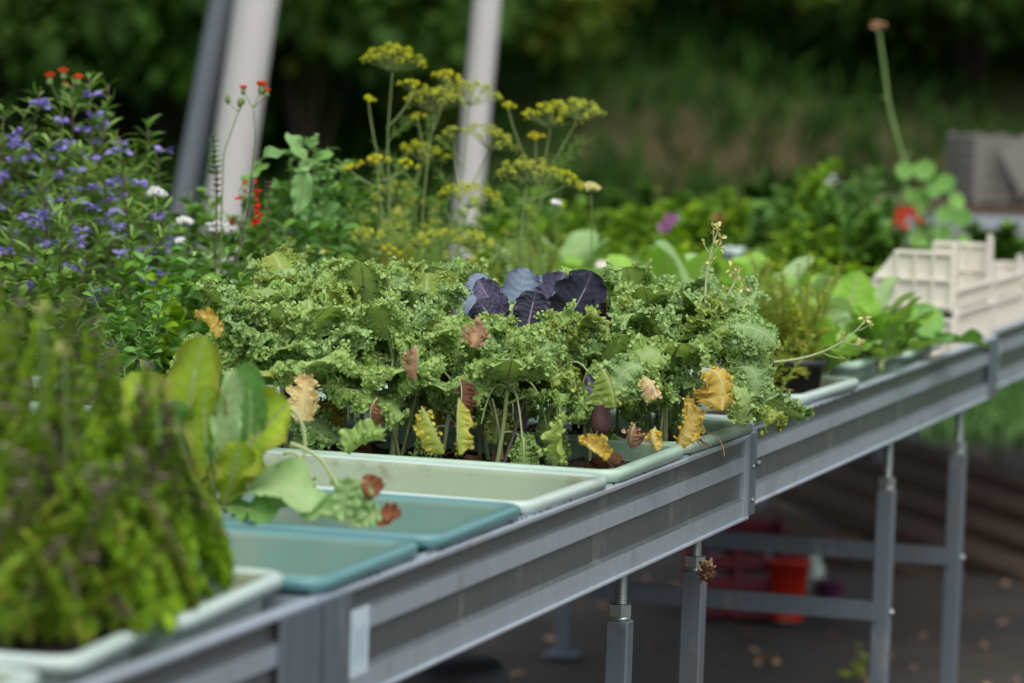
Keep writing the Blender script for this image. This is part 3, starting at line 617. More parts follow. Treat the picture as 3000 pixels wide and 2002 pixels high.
# ------------------------------------------------------------------ kale
_cx, _cy = np.meshgrid([-.45, 0, .45], [0, .45, .8, 1.0], indexing='xy')
CURL = (np.stack([_cx * np.array([[.6], [1.1], [1.0], [.7]]), _cy * .9, .5 * _cy ** 2 + .8 * _cx ** 2], -1).reshape(-1, 3), grid_quads(4, 3), np.ones(12), np.zeros(12))
SOILZ = DECK + .024
def kale_leaf(t, rs, p0, p1, p2, Wd, mat='kale', name='leaf', label=None, hint=None, ns=130, ntt=19, pet=.22, A=1.0, cup=-.15, pr=.0020, crumb=1.0, ff=(17, 26), lobe=.10):
    path = bez(np.array(p0), np.array(p1), np.array(p2), 24)
    hint = np.array([0, 0, 1.0]) + norm(rs.normal(0, 1, 3)) * .25 if hint is None else np.array(hint, float)
    g = G()
    blade(g, rs, path, Wd, hint, ns, ntt, (0.55, 0.42), pet, cup, A1=.010 * A * Wd / .035, f1=rs.uniform(3.5, 5.5), A2=.0048 * A * (Wd / .035) ** .5, f2=rs.uniform(*ff), lobe=lobe, fl=rs.uniform(2.5, 5), mat=0)
    v = g.v[0].reshape(ns, ntt, 3); ee = np.abs(np.linspace(-1, 1, ntt)); nC = int(430 * crumb * Wd / .035 * (ns / 130))
    if nC:
        i = (pet + (1 - pet) * rs.rand(nC)) * (ns - 2); i = i.astype(int) + 1; q = rs.rand(nC) ** .28; j = np.where(rs.rand(nC) < .5, (ntt - 1) / 2 * (1 - q), (ntt - 1) / 2 * (1 + q)).astype(int)
        p = v[i, j] + rs.normal(0, .0014, (nC, 3)); Tn = norm(v[np.minimum(i + 1, ns - 1), j] - v[i - 1, j]); out = norm(v[i, j] - v[i, (ntt - 1) // 2] + 1e-6)
        nn = norm(np.cross(Tn, out)); nn = nn * np.sign(nn[:, 2:3] + .05)
        dd = norm(out * .9 + nn * rs.uniform(-.2, 1.1, (nC, 1)) + rs.normal(0, .5, (nC, 3)))
        scatter(g, CURL, p, dd, norm(nn + rs.normal(0, .7, (nC, 3))), rs.uniform(.0030, .0062, nC), rs)
        g.a['r'][-1] = g.a['r'][-1] * .35 + .32; g.a['e'][-1] = g.a['e'][-1] * 0 + 1.0; g.a['s'][-1] = g.a['s'][-1] * 0 + .03
    k = int(24 * .8); tube(g, path[:k + 1] - Z * .0006, pr, .0006, 6, mat=1, r=.5)
    o = g.build(name, [M[mat], M['kstem']], t)
    if label: o['label'] = label
    return o
def kale_plant(u, v, h, label, seed, nl=11, spread=.085, lean=(0, 0), yellow=0, mats=('kale', 'kale2', 'kale', 'kalelime'), lw=(.031, .047), stem_r=.0042, low=0, group='curly kale plants', basexyz=None, dark=False):
    rs = np.random.RandomState(seed)
    b = W(u, v, SOILZ) if basexyz is None else np.array(basexyz)
    t = thing('kale_plant', label, 'kale', b, group)
    h = h + .012; h = h + (.022 if v > .3 or u > -.3 else .022)
    top = b + U * lean[0] + V * lean[1] + Z * h
    g = G(); pth = bez(b - Z * .01, (b + top) / 2 + U * rs.normal(0, .006) + V * rs.normal(0, .006), top, 14)
    tube(g, pth, stem_r, stem_r * .8, 8); g.build('stem', M['kstem'], t)
    nl = max(6, round(nl * .8)); spread *= 1.14
    for k in range(nl):
        f = k / max(nl - 1, 1); az = k * 2.399 + rs.uniform(-.4, .4); dr = np.array([math.cos(az), math.sin(az), 0])
        el = math.radians(np.interp(f, [0, 1], [14, 78]) + rs.normal(0, 10))
        L = spread * np.interp(f, [0, .5, 1], [1.15, 1.1, .75]) * rs.uniform(.85, 1.15)
        p0 = pth[-1 - int((1 - f) * 3)] + dr * .002
        p1 = p0 + (dr * math.cos(el) + Z * math.sin(el)) * L * .8
        p2 = p1 + (dr * math.cos(el * .5) * .7 + Z * (math.sin(el) * .45 - rs.uniform(.2, .75) * (1.1 - f))) * L * .75
        kale_leaf(t, rs, p0, p1, p2, rs.uniform(*lw) * np.interp(f, [0, .6, 1], [1.0, 1.05, .7]), mats[rs.randint(len(mats))], pet=.40 if stem_r > .0045 else rs.uniform(.18, .32), pr=.0030 if stem_r > .0045 else .0020)
    for k in range(2 if v < .42 else 0):                   # thinner side stems
        q0 = b + np.array([rs.normal(0, .014), rs.normal(0, .014), -.004]); q1 = pth[-2] + np.array([rs.normal(0, .018), rs.normal(0, .012), -rs.uniform(.0, .02)])
        g = G(); tube(g, bez(q0, (q0 + q1) / 2 + np.array([rs.normal(0, .010), 0, 0]), q1, 12), .0026, .0018, 7); g.build('side_stem', M['kstem'] if rs.rand() < .75 else M['dstem'], t)
    for k in range(3 if v < .40 else 0):                   # bare drooping stalks under the crown
        az = rs.uniform(3.4, 6.4); dr = np.array([math.cos(az), math.sin(az), 0]); p0 = pth[-2]; p1 = p0 + dr * .035 + Z * rs.uniform(.01, .04); p2 = p1 + dr * .02 - Z * rs.uniform(.05, .09)
        g = G(); tube(g, bez(p0, p1 + Z * .01, p2, 14), .0019, .0012, 6); g.build('stalk', M['kstem'], t)
        if rs.rand() < .5: kale_leaf(t, rs, p2 + Z * .012, p2 - Z * .005 + dr * .006, p2 - Z * .03 + dr * rs.uniform(0, .01), rs.uniform(.011, .018), mats[rs.randint(len(mats))], hint=(rs.normal(0, .4), -1, .3), ns=70, ntt=11, pet=.05)
    for k in range(yellow):
        az = rs.uniform(0, 6.28); dr = np.array([math.cos(az), math.sin(az), 0]); p0 = pth[8]
        p1 = p0 + dr * spread * .8 + Z * .03; p2 = p1 + dr * .02 - Z * rs.uniform(.07, .11)
        kale_leaf(t, rs, p0, p1, p2, rs.uniform(.012, .018), ['yellow', 'mixyel', 'tan', 'brown'][rs.randint(4)], label='withered drooping leaf', pet=.5, ns=80, ntt=11, A=.8)
    for k in range(low):
        az = rs.uniform(0, 6.28); dr = np.array([math.cos(az), math.sin(az), 0]); p0 = pth[6]
        p1 = p0 + dr * .03 + Z * .012; p2 = p1 + dr * .015 - Z * rs.uniform(.05, .08)
        kale_leaf(t, rs, p0, p1, p2, rs.uniform(.012, .018), 'kale', pet=.35, ns=80, ntt=13)
    return t, top
KP = [  # u, v, crown height, n leaves, spread, lean, yellow, low, label
 (-.61, .46, .105, 11, .085, (0, .02), 0, 0, 'curly kale at the left end of the front tray, beside the chicory'),
 (-.50, .51, .125, 11, .085, (0, .01), 1, 0, 'tall pale curly kale at the far left of the clump'),
 (-.40, .55, .120, 11, .085, (.01, 0), 0, 0, 'curly kale left of centre in front of the green herbs'),
 (-.62, .43, .090, 10, .082, (-.02, .01), 1, 1, 'kale with blue green drooping fans above the cream withered leaf'),
 (-.50, .43, .110, 10, .080, (0, 0), 1, 0, 'kale with mottled yellow patches left of the single thick stem'),
 (-.38, .45, .130, 11, .085, (.01, .0), 0, 0, 'tall kale whose crown stands highest below the dill'),
 (-.531, .352, .095, 11, .078, (-.004, -.004), 0, 0, 'kale on one thick straight pale stem at the front of the tray'),
 (-.43, .345, .120, 10, .080, (0, .0), 1, 0, 'kale behind the thick stemmed one, with tan dry leaves'),
 (-.525, .285, .085, 9, .072, (0, -.02), 1, 1, 'small kale right of the thick stem with a yellow hanging leaf'),
 (-.45, .240, .085, 10, .074, (.01, .01), 1, 1, 'kale under the cabbage with several leaning stems'),
 (-.54, .205, .080, 8, .066, (.01, -.01), 1, 1, 'short lime tinted kale at the front centre of the tray'),
 (-.43, .170, .095, 9, .070, (.01, -.01), 1, 1, 'kale with yellow mottled leaf above the mint rim'),
 (-.37, .245, .085, 10, .078, (0, 0), 0, 0, 'kale close in front of the purple cabbage'),
 (-.36, .130, .085, 8, .068, (.0, -.01), 1, 1, 'small kale with a blistered yellow green leaf above the tray divider'),
 (-.230, .060, .088, 13, .088, (0, .0), 0, 0, 'broad kale nearest the rail with rosette of pale stalks'),
 (-.15, .115, .115, 12, .088, (0, -.01), 1, 0, 'tall blue green kale behind the big yellow leaf'),
 (-.12, .075, .095, 12, .085, (.0, -.01), 0, 1, 'outermost kale hanging over the bench joint'),
 (-.26, .160, .090, 11, .080, (0, 0), 0, 0, 'kale right of the cabbage, with lime mottling'),
 (-.08, .150, .120, 11, .088, (.0, 0), 0, 0, 'kale at the back right under the mustard flower stem'),
 (-.26, .38, .095, 9, .082, (0, 0), 0, 0, 'kale left of the purple cabbage in the second tray'),
 (-.14, .42, .125, 10, .082, (0, 0), 0, 0, 'kale hidden behind the highest crown in the second tray'),
 (-.27, .50, .125, 10, .085, (0, .01), 0, 0, 'kale at the back left of the second tray'),
 (-.64, .49, .08, 8, .07, (-.02, .02), 1, 0, 'small kale with an orange withered leaf at the left end'),
]
plants = {}
for k, (u, v, h, nl, sp, ln, y, lw_, lb) in enumerate(KP):
    ms = ('kale', 'kale2', 'kale2', 'kale') if k in (3, 15, 16, 18) else (('kale', 'kalelime', 'kale', 'kale2') if k in (10, 11, 12, 9, 17, 13) else ('kale', 'kale2', 'kale', 'kale', 'kalelime'))
    plants[k] = kale_plant(u, v, h, lb, 100 + k, nl, sp * (1.08 if k in (14, 15, 16, 18) else 1), ln, 0 if k in (8, 9, 10, 11, 12, 13) else y, ms, lw=(.042, .058) if k in (14, 15, 16, 18) else (.036, .053), stem_r=.0048 if k in (6, 14) else .0034, low=lw_)[0]
# individually visible withered leaves: pixels on the photo at the depth of the tray
def hang(k, pts, d, Wd, mat, label, seed=None, hint=None, pet=.05, A=1.0, crumb=.35, ff=(4, 9), cup=None):
    rs = np.random.RandomState(seed or int(pts[0][0])); P = [at(x, y, d) for x, y in pts]; P[1] = P[1] + np.array([rs.normal(0, .004), -.012, .004]); P[2] = P[2] + [0, rs.normal(0, .01), 0]
    return kale_leaf(plants[k], rs, P[0], P[1], P[2], Wd * (.8 if crumb < .5 else 1), mat, label=label, hint=hint if hint is not None else (rs.normal(0, .6), -.8, rs.normal(.4, .4)), pet=pet, ns=100, ntt=15, A=A * .75, cup=rs.choice([-1.3, 1.3]) if cup is None else cup, pr=.0008, crumb=crumb, ff=ff, lobe=.28 if crumb < .5 else .1)
hang(14, [(2045, 1090), (2125, 1065), (2115, 1200)], 4.88, .030, 'yellow', 'large golden yellow frilled leaf')
hang(14, [(2010, 1165), (2030, 1230), (1985, 1300)], 4.90, .016, 'yellow', 'folded orange yellow leaf resting on the rim')
hang(3, [(905, 1100), (890, 1165), (895, 1230)], 4.72, .022, 'cream', 'cream coloured withered leaf', A=.6)
hang(0, [(570, 925), (600, 935), (632, 990)], 4.72, .011, 'yellow', 'orange curled withered leaf')
hang(8, [(1235, 1190), (1260, 1260), (1300, 1330)], 4.68, .016, 'mixyel', 'half yellow hanging leaf')
hang(8, [(1345, 1165), (1335, 1240), (1345, 1330)], 4.68, .013, 'mixyel', 'narrow yellow green frilled leaf hanging down')
hang(7, [(1215, 1010), (1245, 1040), (1215, 1110)], 4.70, .012, 'tan', 'tan dry leaf')
hang(7, [(1385, 960), (1420, 975), (1385, 1015)], 4.72, .015, 'tan', 'pinkish tan dry leaf', A=.5)
hang(11, [(1655, 1220), (1640, 1290), (1655, 1340)], 4.72, .014, 'kalelime', 'lime hanging leaf')
hang(11, [(1700, 1290), (1730, 1310), (1780, 1345)], 4.70, .013, 'yellow', 'yellow leaf drooping behind the rim')
hang(13, [(1760, 1075), (1790, 1120), (1800, 1190)], 4.74, .022, 'kalelime', 'yellow green blistered leaf')
hang(13, [(1885, 1100), (1905, 1120), (1925, 1160)], 4.84, .012, 'cream', 'small tan shrivelled leaf', A=.6)
hang(13, [(1920, 1250), (1910, 1280), (1925, 1320)], 4.82, .009, 'yellow', 'small yellow curled leaf')
hang(12, [(1860, 1240), (1845, 1280), (1850, 1320)], 4.84, .012, 'tan', 'brown shrivelled leaf')
hang(9, [(1345, 1110), (1360, 1150), (1345, 1200)], 4.85, .014, 'brown', 'brown shrivelled leaf')
hang(6, [(1105, 1165), (1090, 1215), (1100, 1260)], 4.80, .010, 'brown', 'brown shrivelled leaf')
for pts, d_, w_, mt in (([(2150, 1080), (2230, 1060), (2215, 1160)], 5.10, .030, 'kale2'), ([(2110, 1130), (2200, 1130), (2175, 1245)], 5.08, .026, 'kale'), ([(2170, 980), (2240, 1000), (2250, 1090)], 5.14, .028, 'kale'), ([(2130, 1060), (2200, 1060), (2190, 1200)], 5.12, .034, 'kale'), ([(2120, 960), (2230, 950), (2275, 1010)], 5.1, .028, 'kale2'), ([(1900, 1090), (1830, 1040), (1790, 1150)], 4.92, .032, 'kale2'), ([(1960, 1080), (1900, 1000), (1850, 1060)], 4.95, .034, 'kale')):
    hang(14 if pts[0][0] < 2050 else 16, pts, d_, w_, mt, 'broad frilled leaf bending down', hint=(.1, -.7, .7), crumb=1.5, ff=(9, 14), cup=-.5, pet=.12, A=1.25)
# low kale leaf on the rim and stalks arching
hang(6, [(1130, 1290), (1080, 1285), (1025, 1330)], 4.66, .020, 'kale', 'green leaf lying on the rim', hint=(0, -.5, 1))

# ------------------------------------------------------------------ broad leaved plants: cabbage, chicory, lettuce
def broad(t, rs, p0, p1, p2, Wd, mat, name='leaf', label=None, hint=(0.1, -1, .4), pet=.1, shape=(.7, .45), A1=.006, cup=.2, f1=2.5, A2=0.0, f2=12, ns=48, ntt=17, lobe=.04, rib=.0012, pr=.0025, pm='kstem', fl=4):
    path = bez(np.array(p0), np.array(p1), np.array(p2), 24); g = G()
    blade(g, rs, path, Wd, np.array(hint, float), ns, ntt, shape, pet, cup, A1=A1, f1=f1, A2=A2, f2=f2, lobe=lobe, fl=fl, rib=rib)
    tube(g, path[:20] - np.array(hint) * .0004, pr, .0008, 6, mat=1)
    o = g.build(name, [M[mat], M[pm]], t)
    if label: o['label'] = label
    return o
def pxleaf(t, rs, pts, d, Wd, mat, dz=(0, 0, 0), **k):
    P = [at(x, y, d + z) for (x, y), z in zip(pts, dz)]
    return broad(t, rs, *P, Wd, mat, **k)
# purple cabbage
rs = np.random.RandomState(4); cb = W(-.12, .30, SOILZ)
t = thing('purple_cabbage', 'purple and blue leaved cabbage rising behind the curly kale', 'cabbage', cb)
g = G(); tube(g, bez(cb, cb + Z * .05 + V * .01, cb + Z * .12, 10), .009, .008, 10); g.build('stem', M['cabp'], t)
CD = 5.18; _px = pxleaf
def pxleaf(*a, **k): k['cup'] = k.get('cup', .2) * 1.8; k.setdefault('A2', .0018); k['lobe'] = .10; return _px(*a, **k)
pxleaf(t, rs, [(1520, 1000), (1500, 900), (1545, 785)], CD + .02, .026, 'cab', cup=.25, A1=.003, A2=.0012, pm='cab', label='upright slate blue leaf')
pxleaf(t, rs, [(1500, 1000), (1420, 930), (1395, 800)], CD + .05, .024, 'cab', cup=.2, pm='cab', label='slate blue back leaf')
pxleaf(t, rs, [(1500, 990), (1440, 890), (1400, 820)], CD - .02, .019, 'cabp', cup=.35, A1=.003, pm='cabp', label='narrow violet leaf with pale veins')
pxleaf(t, rs, [(1500, 1020), (1400, 960), (1335, 850)], CD + .02, .026, 'cab', cup=-.1, pm='cab', label='dull blue outer leaf')
pxleaf(t, rs, [(1560, 1000), (1600, 900), (1655, 800)], CD, .024, 'cabp', cup=.3, A1=.004, pm='cab', label='violet leaf with a pale edge')
pxleaf(t, rs, [(1570, 1010), (1680, 950), (1735, 795)], CD - .03, .034, 'cabd', cup=.35, A1=.010, A2=.002, pm='cabp', lobe=.2, label='large dark leaf with a torn pointed tip')
pxleaf(t, rs, [(1540, 1010), (1545, 950), (1570, 855)], CD - .07, .024, 'cabd', cup=.1, A1=.004, pm='cabp', label='small dark inner leaf')
pxleaf(t, rs, [(1480, 1010), (1440, 930), (1400, 880)], CD - .05, .024, 'cabd', cup=-.2, A1=.003, pm='cabp')
pxleaf(t, rs, [(1540, 1000), (1560, 900), (1610, 810)], CD + .05, .026, 'cab', cup=.1, A1=.004, pm='cab')
pxleaf(t, rs, [(1440, 1180), (1450, 1100), (1400, 1060)], CD + .1, .012, 'cabp', cup=.3, pm='cabp')
tt = thing('red_kale', 'small blackish red frilled kale beside the purple cabbage', 'kale', W(-.10, .22, SOILZ))
g = G(); tube(g, bez(W(-.10, .22, SOILZ), W(-.10, .22, .88), W(-.1, .22, .92), 8), .003, .002, 6); g.build('stem', M['pstem'], tt)
M['redk'] = leafmat('dark_red_frilled_leaf', (0.02, 0.01, 0.02), (0.07, 0.03, 0.05), 0.1, 0.5)
for pts in ([(1720, 990), (1740, 930), (1765, 880)], [(1730, 1000), (1760, 950), (1780, 925)], [(1725, 1000), (1715, 960), (1700, 940)]):
    P = [at(x, y, 5.14) for x, y in pts]; kale_leaf(tt, rs, *P, .012, 'redk', hint=(0, -1, .3), pet=.1, ns=60, ntt=11)
# beetroot like red stems between the trays
tt = thing('beetroot_plant', 'dark red beet root and stalk standing at the tray divider', 'beetroot', W(-.30, .13, SOILZ))
g = G(); P = at(1760, 1270, 4.96); ring = np.array([P + Z * h for h in np.linspace(0, .075, 10)]); tube(g, ring, np.array([.010, .013, .0135, .012, .010, .009, .009, .008, .007, .004]), None, 12); g.build('root', M['pstem'], tt)
pxleaf(tt, rs, [(1765, 1200), (1750, 1150), (1720, 1100)], 4.98, .009, 'cabp', pm='pstem')
pxleaf(tt, rs, [(1770, 1200), (1800, 1150), (1810, 1110)], 4.98, .008, 'redk', pm='pstem')
pxleaf = _px
# chicory with explicit leaves
rs = np.random.RandomState(8); cd = 4.24; P0 = W(-1.2, .33, SOILZ - .02)
rs = np.random.RandomState(8); t = thing('chicory_plant', 'broad yellow green chicory leaning over the blue green tray', 'chicory', P0)
g = G(); tube(g, bez(P0, P0 + Z * .03, P0 + Z * .05, 6), .010, .008, 8); g.build('stem', M['kstem'], t)
CL = [([(620, 1480), (500, 1280), (600, 985)], .030, 'chic', (.1, -1, .5), 'tall yellow green leaf bending right'),
      ([(640, 1490), (430, 1250), (385, 1090)], .036, 'chic', (0, -1, .9), 'lime leaf spreading left'),
      ([(650, 1480), (700, 1300), (850, 1180)], .040, 'chic', (-.5, -1, .6), 'large olive leaf folded towards the right'),
      ([(650, 1480), (640, 1300), (690, 1085)], .016, 'chicp', (.3, -1, 0), 'narrow grey green upright leaf'),
      ([(660, 1480), (770, 1300), (720, 1060)], .022, 'basil', (-.3, -1, 0), 'dark green upright leaf'),
      ([(640, 1480), (590, 1330), (600, 1130)], .024, 'chic', (.5, -1, 0), 'olive brown edged leaf'),
      ([(660, 1500), (800, 1330), (910, 1500)], .030, 'chicp', (.2, -.8, 1), 'pale leaf drooping over the tray edge'),
      ([(680, 1510), (900, 1440), (1000, 1530)], .018, 'chicp', (.1, -.7, 1), 'pale leaf lying towards the withered shoots'),
      ([(640, 1500), (500, 1430), (450, 1330)], .030, 'chic', (0, -1, .5), None), ([(640, 1500), (520, 1300), (480, 1180)], .028, 'basil', (0, -1, .5), None),
      ([(640, 1510), (560, 1460), (520, 1400)], .026, 'chic', (0, -1, .8), None), ([(650, 1490), (690, 1400), (700, 1290)], .022, 'chic', (.1, -1, 0), None),
      ([(650, 1490), (740, 1480), (790, 1530)], .020, 'basil', (.1, -1, 1), None)]
for pts, w_, mt, hi, lb in CL:
    P = [at(x, y, cd + dz) for (x, y), dz in zip(pts, (0, -.03, -.05))]
    broad(t, rs, *P, w_, mt, hint=hi, label=lb, pet=.08, A1=.008, cup=.3, A2=.0012, f2=9, lobe=.09, shape=(.75, .38), rib=.0010)
# drooping kale stalks hanging over the chicory tray
t = thing('wilted_kale', 'wilted kale with arching stalks hanging over the tray corner beside the chicory', 'kale', W(-.70, .50, SOILZ))
for pts, w_ in (([(840, 1190), (920, 1230), (880, 1400)], .007), ([(850, 1300), (960, 1330), (975, 1420)], .006), ([(830, 1330), (900, 1300), (880, 1440)], .008)):
    P = [at(x, y, 4.45) for x, y in pts]; g = G(); tube(g, bez(*P, 16), .0028, .0018, 6); g.build('stalk', M['kstem'], t)
    kale_leaf(t, rs, P[2] + Z * .01, P[2] + [.008, -.01, -.005], P[2] + [.02, -.02, -.02], w_, 'kale', ns=60, ntt=11, pet=.1)
# withered shoots in the blue green tray
t = thing('withered_shoot', 'pale green withered shoots with rusty brown tips in the blue green tray', 'seedling', W(-1.17, .16, DECK + .01))
for pts, w_, mt in (([(1010, 1540), (1005, 1450), (1050, 1410)], .013, 'chicp'), ([(1020, 1540), (1060, 1480), (1065, 1415)], .011, 'chicp'), ([(1025, 1545), (1060, 1520), (1120, 1500)], .010, 'chicp'), ([(1050, 1410), (1075, 1400), (1105, 1450)], .010, 'salmonb'), ([(1060, 1420), (1080, 1425), (1095, 1460)], .008, 'salmonb'), ([(1110, 1500), (1145, 1495), (1150, 1525)], .009, 'salmonb'), ([(1095, 1510), (1125, 1520), (1135, 1540)], .008, 'salmonb')):
    if 'salmonb' not in M: M['salmonb'] = leafmat('rusty_withered_tip', (0.28, 0.10, 0.05), (0.42, 0.20, 0.10), .15, .8)
    P = [at(x, y, 4.2) for x, y in pts]; broad(t, rs, *P, w_ * 1.25, mt, A1=.005, cup=.6, f1=4, pm='kstem', pr=.001, rib=0, name='withered_tip' if mt == 'salmonb' else 'leaf')
def rosette(name, label, cat, base, n, L, Wd, mats, seed, el=(25, 75), group=None, tubeh=.02, **k):
    rs = np.random.RandomState(seed); base = np.array(base); t = thing(name, label, cat, base, group)
    g = G(); tube(g, np.array([base, base + Z * tubeh]), .007, .006, 8); g.build('stem', M['kstem'], t)
    for i in range(n):
        az = i * 2.399 + rs.uniform(-.3, .3); dr = np.array([math.cos(az), math.sin(az), 0]); e = math.radians(rs.uniform(*el)); l = L * rs.uniform(.8, 1.15)
        p0 = base + Z * tubeh * .8; p1 = p0 + (dr * math.cos(e) + Z * math.sin(e)) * l * .55; p2 = p1 + (dr * math.cos(e - .5) + Z * math.sin(e - .5)) * l * .5
        hint = Z * math.cos(e) - dr * math.sin(e) + rs.normal(0, .15, 3)
        broad(t, rs, p0, p1, p2, Wd * rs.uniform(.8, 1.15), mats[rs.randint(len(mats))], hint=hint, ns=22, ntt=9, pet=.12, **k)
    return t
LETT = [(1900, 900, 6.75, .17, .040, 'pale green lettuce just right of the purple cabbage', ('chicp', 'bright')), (1720, 860, 7.0, .17, .042, 'pale lettuce behind the purple cabbage, left of the first mustard stem', ('chicp', 'bright')),
        (2090, 930, 6.6, .17, .042, 'pale lettuce behind the tallest right kale', ('chicp', 'bright')), (2250, 930, 6.7, .17, .042, 'lettuce with wide pale leaves behind the yellow feathery herb', ('chicp', 'bright')),
        (1590, 850, 7.1, .16, .040, 'lettuce half hidden left of the purple cabbage tips', ('chicp', 'bright')), (2400, 930, 7.0, .17, .040, 'lettuce behind the black pot on the right', ('bright', 'chicp')),
        (2420, 1050, 6.25, .14, .036, 'bright lettuce right of the black pot', ('bright', 'bright')), (2500, 1030, 6.55, .20, .040, 'lettuce with one tall bright upright leaf', ('bright', 'chicp')),
        (2580, 1040, 6.5, .15, .038, 'fresh green lettuce at the corner of the jutting tray', ('bright', 'bright'))]
for k, (px, py, d, L, w_, lb, ms) in enumerate(LETT):
    p = at(px, py, d); base = np.array([p[0], p[1], DECK + .035]); rosette('lettuce_plant', lb, 'lettuce', base, 17, L * (1.12 if k < 5 else .85), w_ * (.9 if k < 5 else .68), ms, 300 + k, group='lettuce plants', A1=.006)
p = at(2500, 1000, 6.5); t = [o for o in bpy.data.objects if o.get('label') == 'lettuce with one tall bright upright leaf'][0]
pxleaf(t, rs, [(2490, 1050), (2470, 920), (2520, 795)], 6.5, .036, 'bright', hint=(.2, -1, .2), cup=.2, label='tall bright upright leaf')
pxleaf(t, rs, [(2480, 1060), (2430, 980), (2440, 870)], 6.45, .030, 'chicp', hint=(.2, -1, .3), cup=.2)
p = at(2670, 1050, 6.85); base = np.array([p[0], p[1], DECK + .035])
t = rosette('lettuce_plant', 'dark green lettuce with a big rounded leaf in front of the crate', 'lettuce', base, 9, .13, .036, ('darkl2', 'basil') if False else ('basil', 'basil'), 330, el=(10, 40), group='lettuce plants')
pxleaf(t, rs, [(2610, 1030), (2680, 930), (2765, 960)], 6.8, .042, 'basil', hint=(.1, -1, .6), cup=.1, label='big rounded dark green leaf')
pxleaf(t, rs, [(2600, 1020), (2620, 960), (2640, 930)], 6.75, .030, 'bright', hint=(.1, -1, .3), cup=.1)
# yellow feathery herb in a black pot
def pot(name, label, c, r=.045, h=.085, mat='pot', group='black plastic pots', soil=True, k=24):
    t = thing(name, label, 'pot', c, group); g = G(); c = np.array(c); an = np.arange(k) / k * 2 * math.pi
    prof = [(.72, 0), (.93, .86), (1.0, .86), (1.02, 1.0), (.94, 1.0), (.9, .85), (.68, .04)]
    R = np.array([[c + [r * a * math.cos(x), r * a * math.sin(x), h * b] for x in an] for a, b in prof]); g.add(R, grid_quads(len(prof), k, True))
    for e in (0, len(prof) - 1): g.add(np.vstack([R[e], R[e].mean(0)]), None, np.stack([np.arange(k), (np.arange(k) + 1) % k, np.full(k, k)], 1))
    g.build('pot_shell', M[mat], t)
    if soil:
        g = G(); rr = np.linspace(0.02, .89, 6); g.add(np.array([[c + [r * a * math.cos(x), r * a * math.sin(x), h * .88 + .003 * math.sin(x * 5 + a * 9)] for x in an] for a in rr]), grid_quads(6, k, True)); g.build('soil_top', M['soil'], t)
    return t
def feather(name, label, cat, base, tips, mats, seed, n=140, ls=(.008, .018), sr=.0012, group=None, stem='gstem', tpl=None, spread=.012, f0=.1, dr=.35, up=0.0, tiptaper=.55):
    """stems with many thin or small leaves: tips are end points in the world"""
    rs = np.random.RandomState(seed); base = np.array(base); t = thing(name, label, cat, base, group)
    g = G(); paths = []
    for tp in tips:
        b0 = base + [rs.uniform(-spread, spread), rs.uniform(-spread, spread), 0]; tp = np.array(tp)
        mid = (b0 + tp) / 2 + [rs.normal(0, .012), rs.normal(0, .012), .01]; pth = bez(b0, mid, tp, 16); paths.append(pth); tube(g, pth, sr * 1.5, sr * .6, 5)
    g.build('stems', M[stem], t)
    g = G(); tpl = tpl or leaf_tpl(.12, .2, .3, 3)
    for pth in paths:
        s = rs.uniform(f0, 1, n); i = s * 15; i0 = np.minimum(i.astype(int), 14); fr = (i - i0)[:, None]; p = pth[i0] * (1 - fr) + pth[i0 + 1] * fr
        T = norm(pth[i0 + 1] - pth[i0]); az = rs.uniform(0, 6.28, n); out = np.stack([np.cos(az), np.sin(az), np.zeros(n)], 1)
        d = norm(out + T * (up + rs.uniform(.15, .9, (n, 1))) + rs.normal(0, dr, (n, 3)) * .5)
        sz = rs.uniform(*ls, n) * np.interp(s, [0, .5, 1], [1.1, 1.0, tiptaper]); mi = rs.randint(0, len(mats), n)
        for k in range(len(mats)):
            q = mi == k
            if q.any(): scatter(g, tpl, p[q], d[q], norm(Z + rs.normal(0, .4, (q.sum(), 3))), sz[q], rs, mat=k)
    g.build('leaves', [M[a] for a in mats], t)
    return t, paths, rs
NARROW = leaf_tpl(.062, .3, .5, 4); OVAL = leaf_tpl(.27, .22, .35, 5, .6, .6); FINE = leaf_tpl(.07, .1, .2, 2); ROUND = leaf_tpl(.42, .1, .25, 5, .45, .45)
PC = W(.70, .10, DECK + .006); pot('plant_pot', 'black pot holding the yellow feathery herb at the bench edge', PC, .048, .080)
rs = np.random.RandomState(14)
feather('feathery_herb', 'yellowish feathery herb in the black pot right of the kale', 'herb', PC + Z * .07, [PC + [rs.normal(-.02, .055), rs.normal(0, .04), rs.uniform(.06, .26)] for _ in range(38)], ('ylf', 'ylf', 'lime'), 15, 190, (.010, .022), .001, tpl=FINE, spread=.03)
PC2 = W(.92, .13, DECK + .006); pot('plant_pot', 'black pot of grey green feathery herb behind the yellow one', PC2, .045, .075)
feather('feathery_herb', 'green feathery herb leaning between the yellow herb and the lettuce', 'herb', PC2 + Z * .06, [PC2 + [rs.normal(0, .04), rs.normal(0, .04), rs.uniform(.10, .22)] for _ in range(16)], ('midl', 'ylf'), 16, 110, (.010, .020), .001, tpl=FINE, spread=.03)
PC3 = W(.36, .10, DECK + .03); feather('feathery_herb', 'small yellow green herb peeping out right of the outermost kale', 'herb', PC3, [PC3 + [rs.normal(0, .06), rs.normal(0, .05), rs.uniform(.08, .17)] for _ in range(14)], ('ylf', 'lime'), 17, 120, (.010, .020), .001, tpl=FINE, spread=.04)
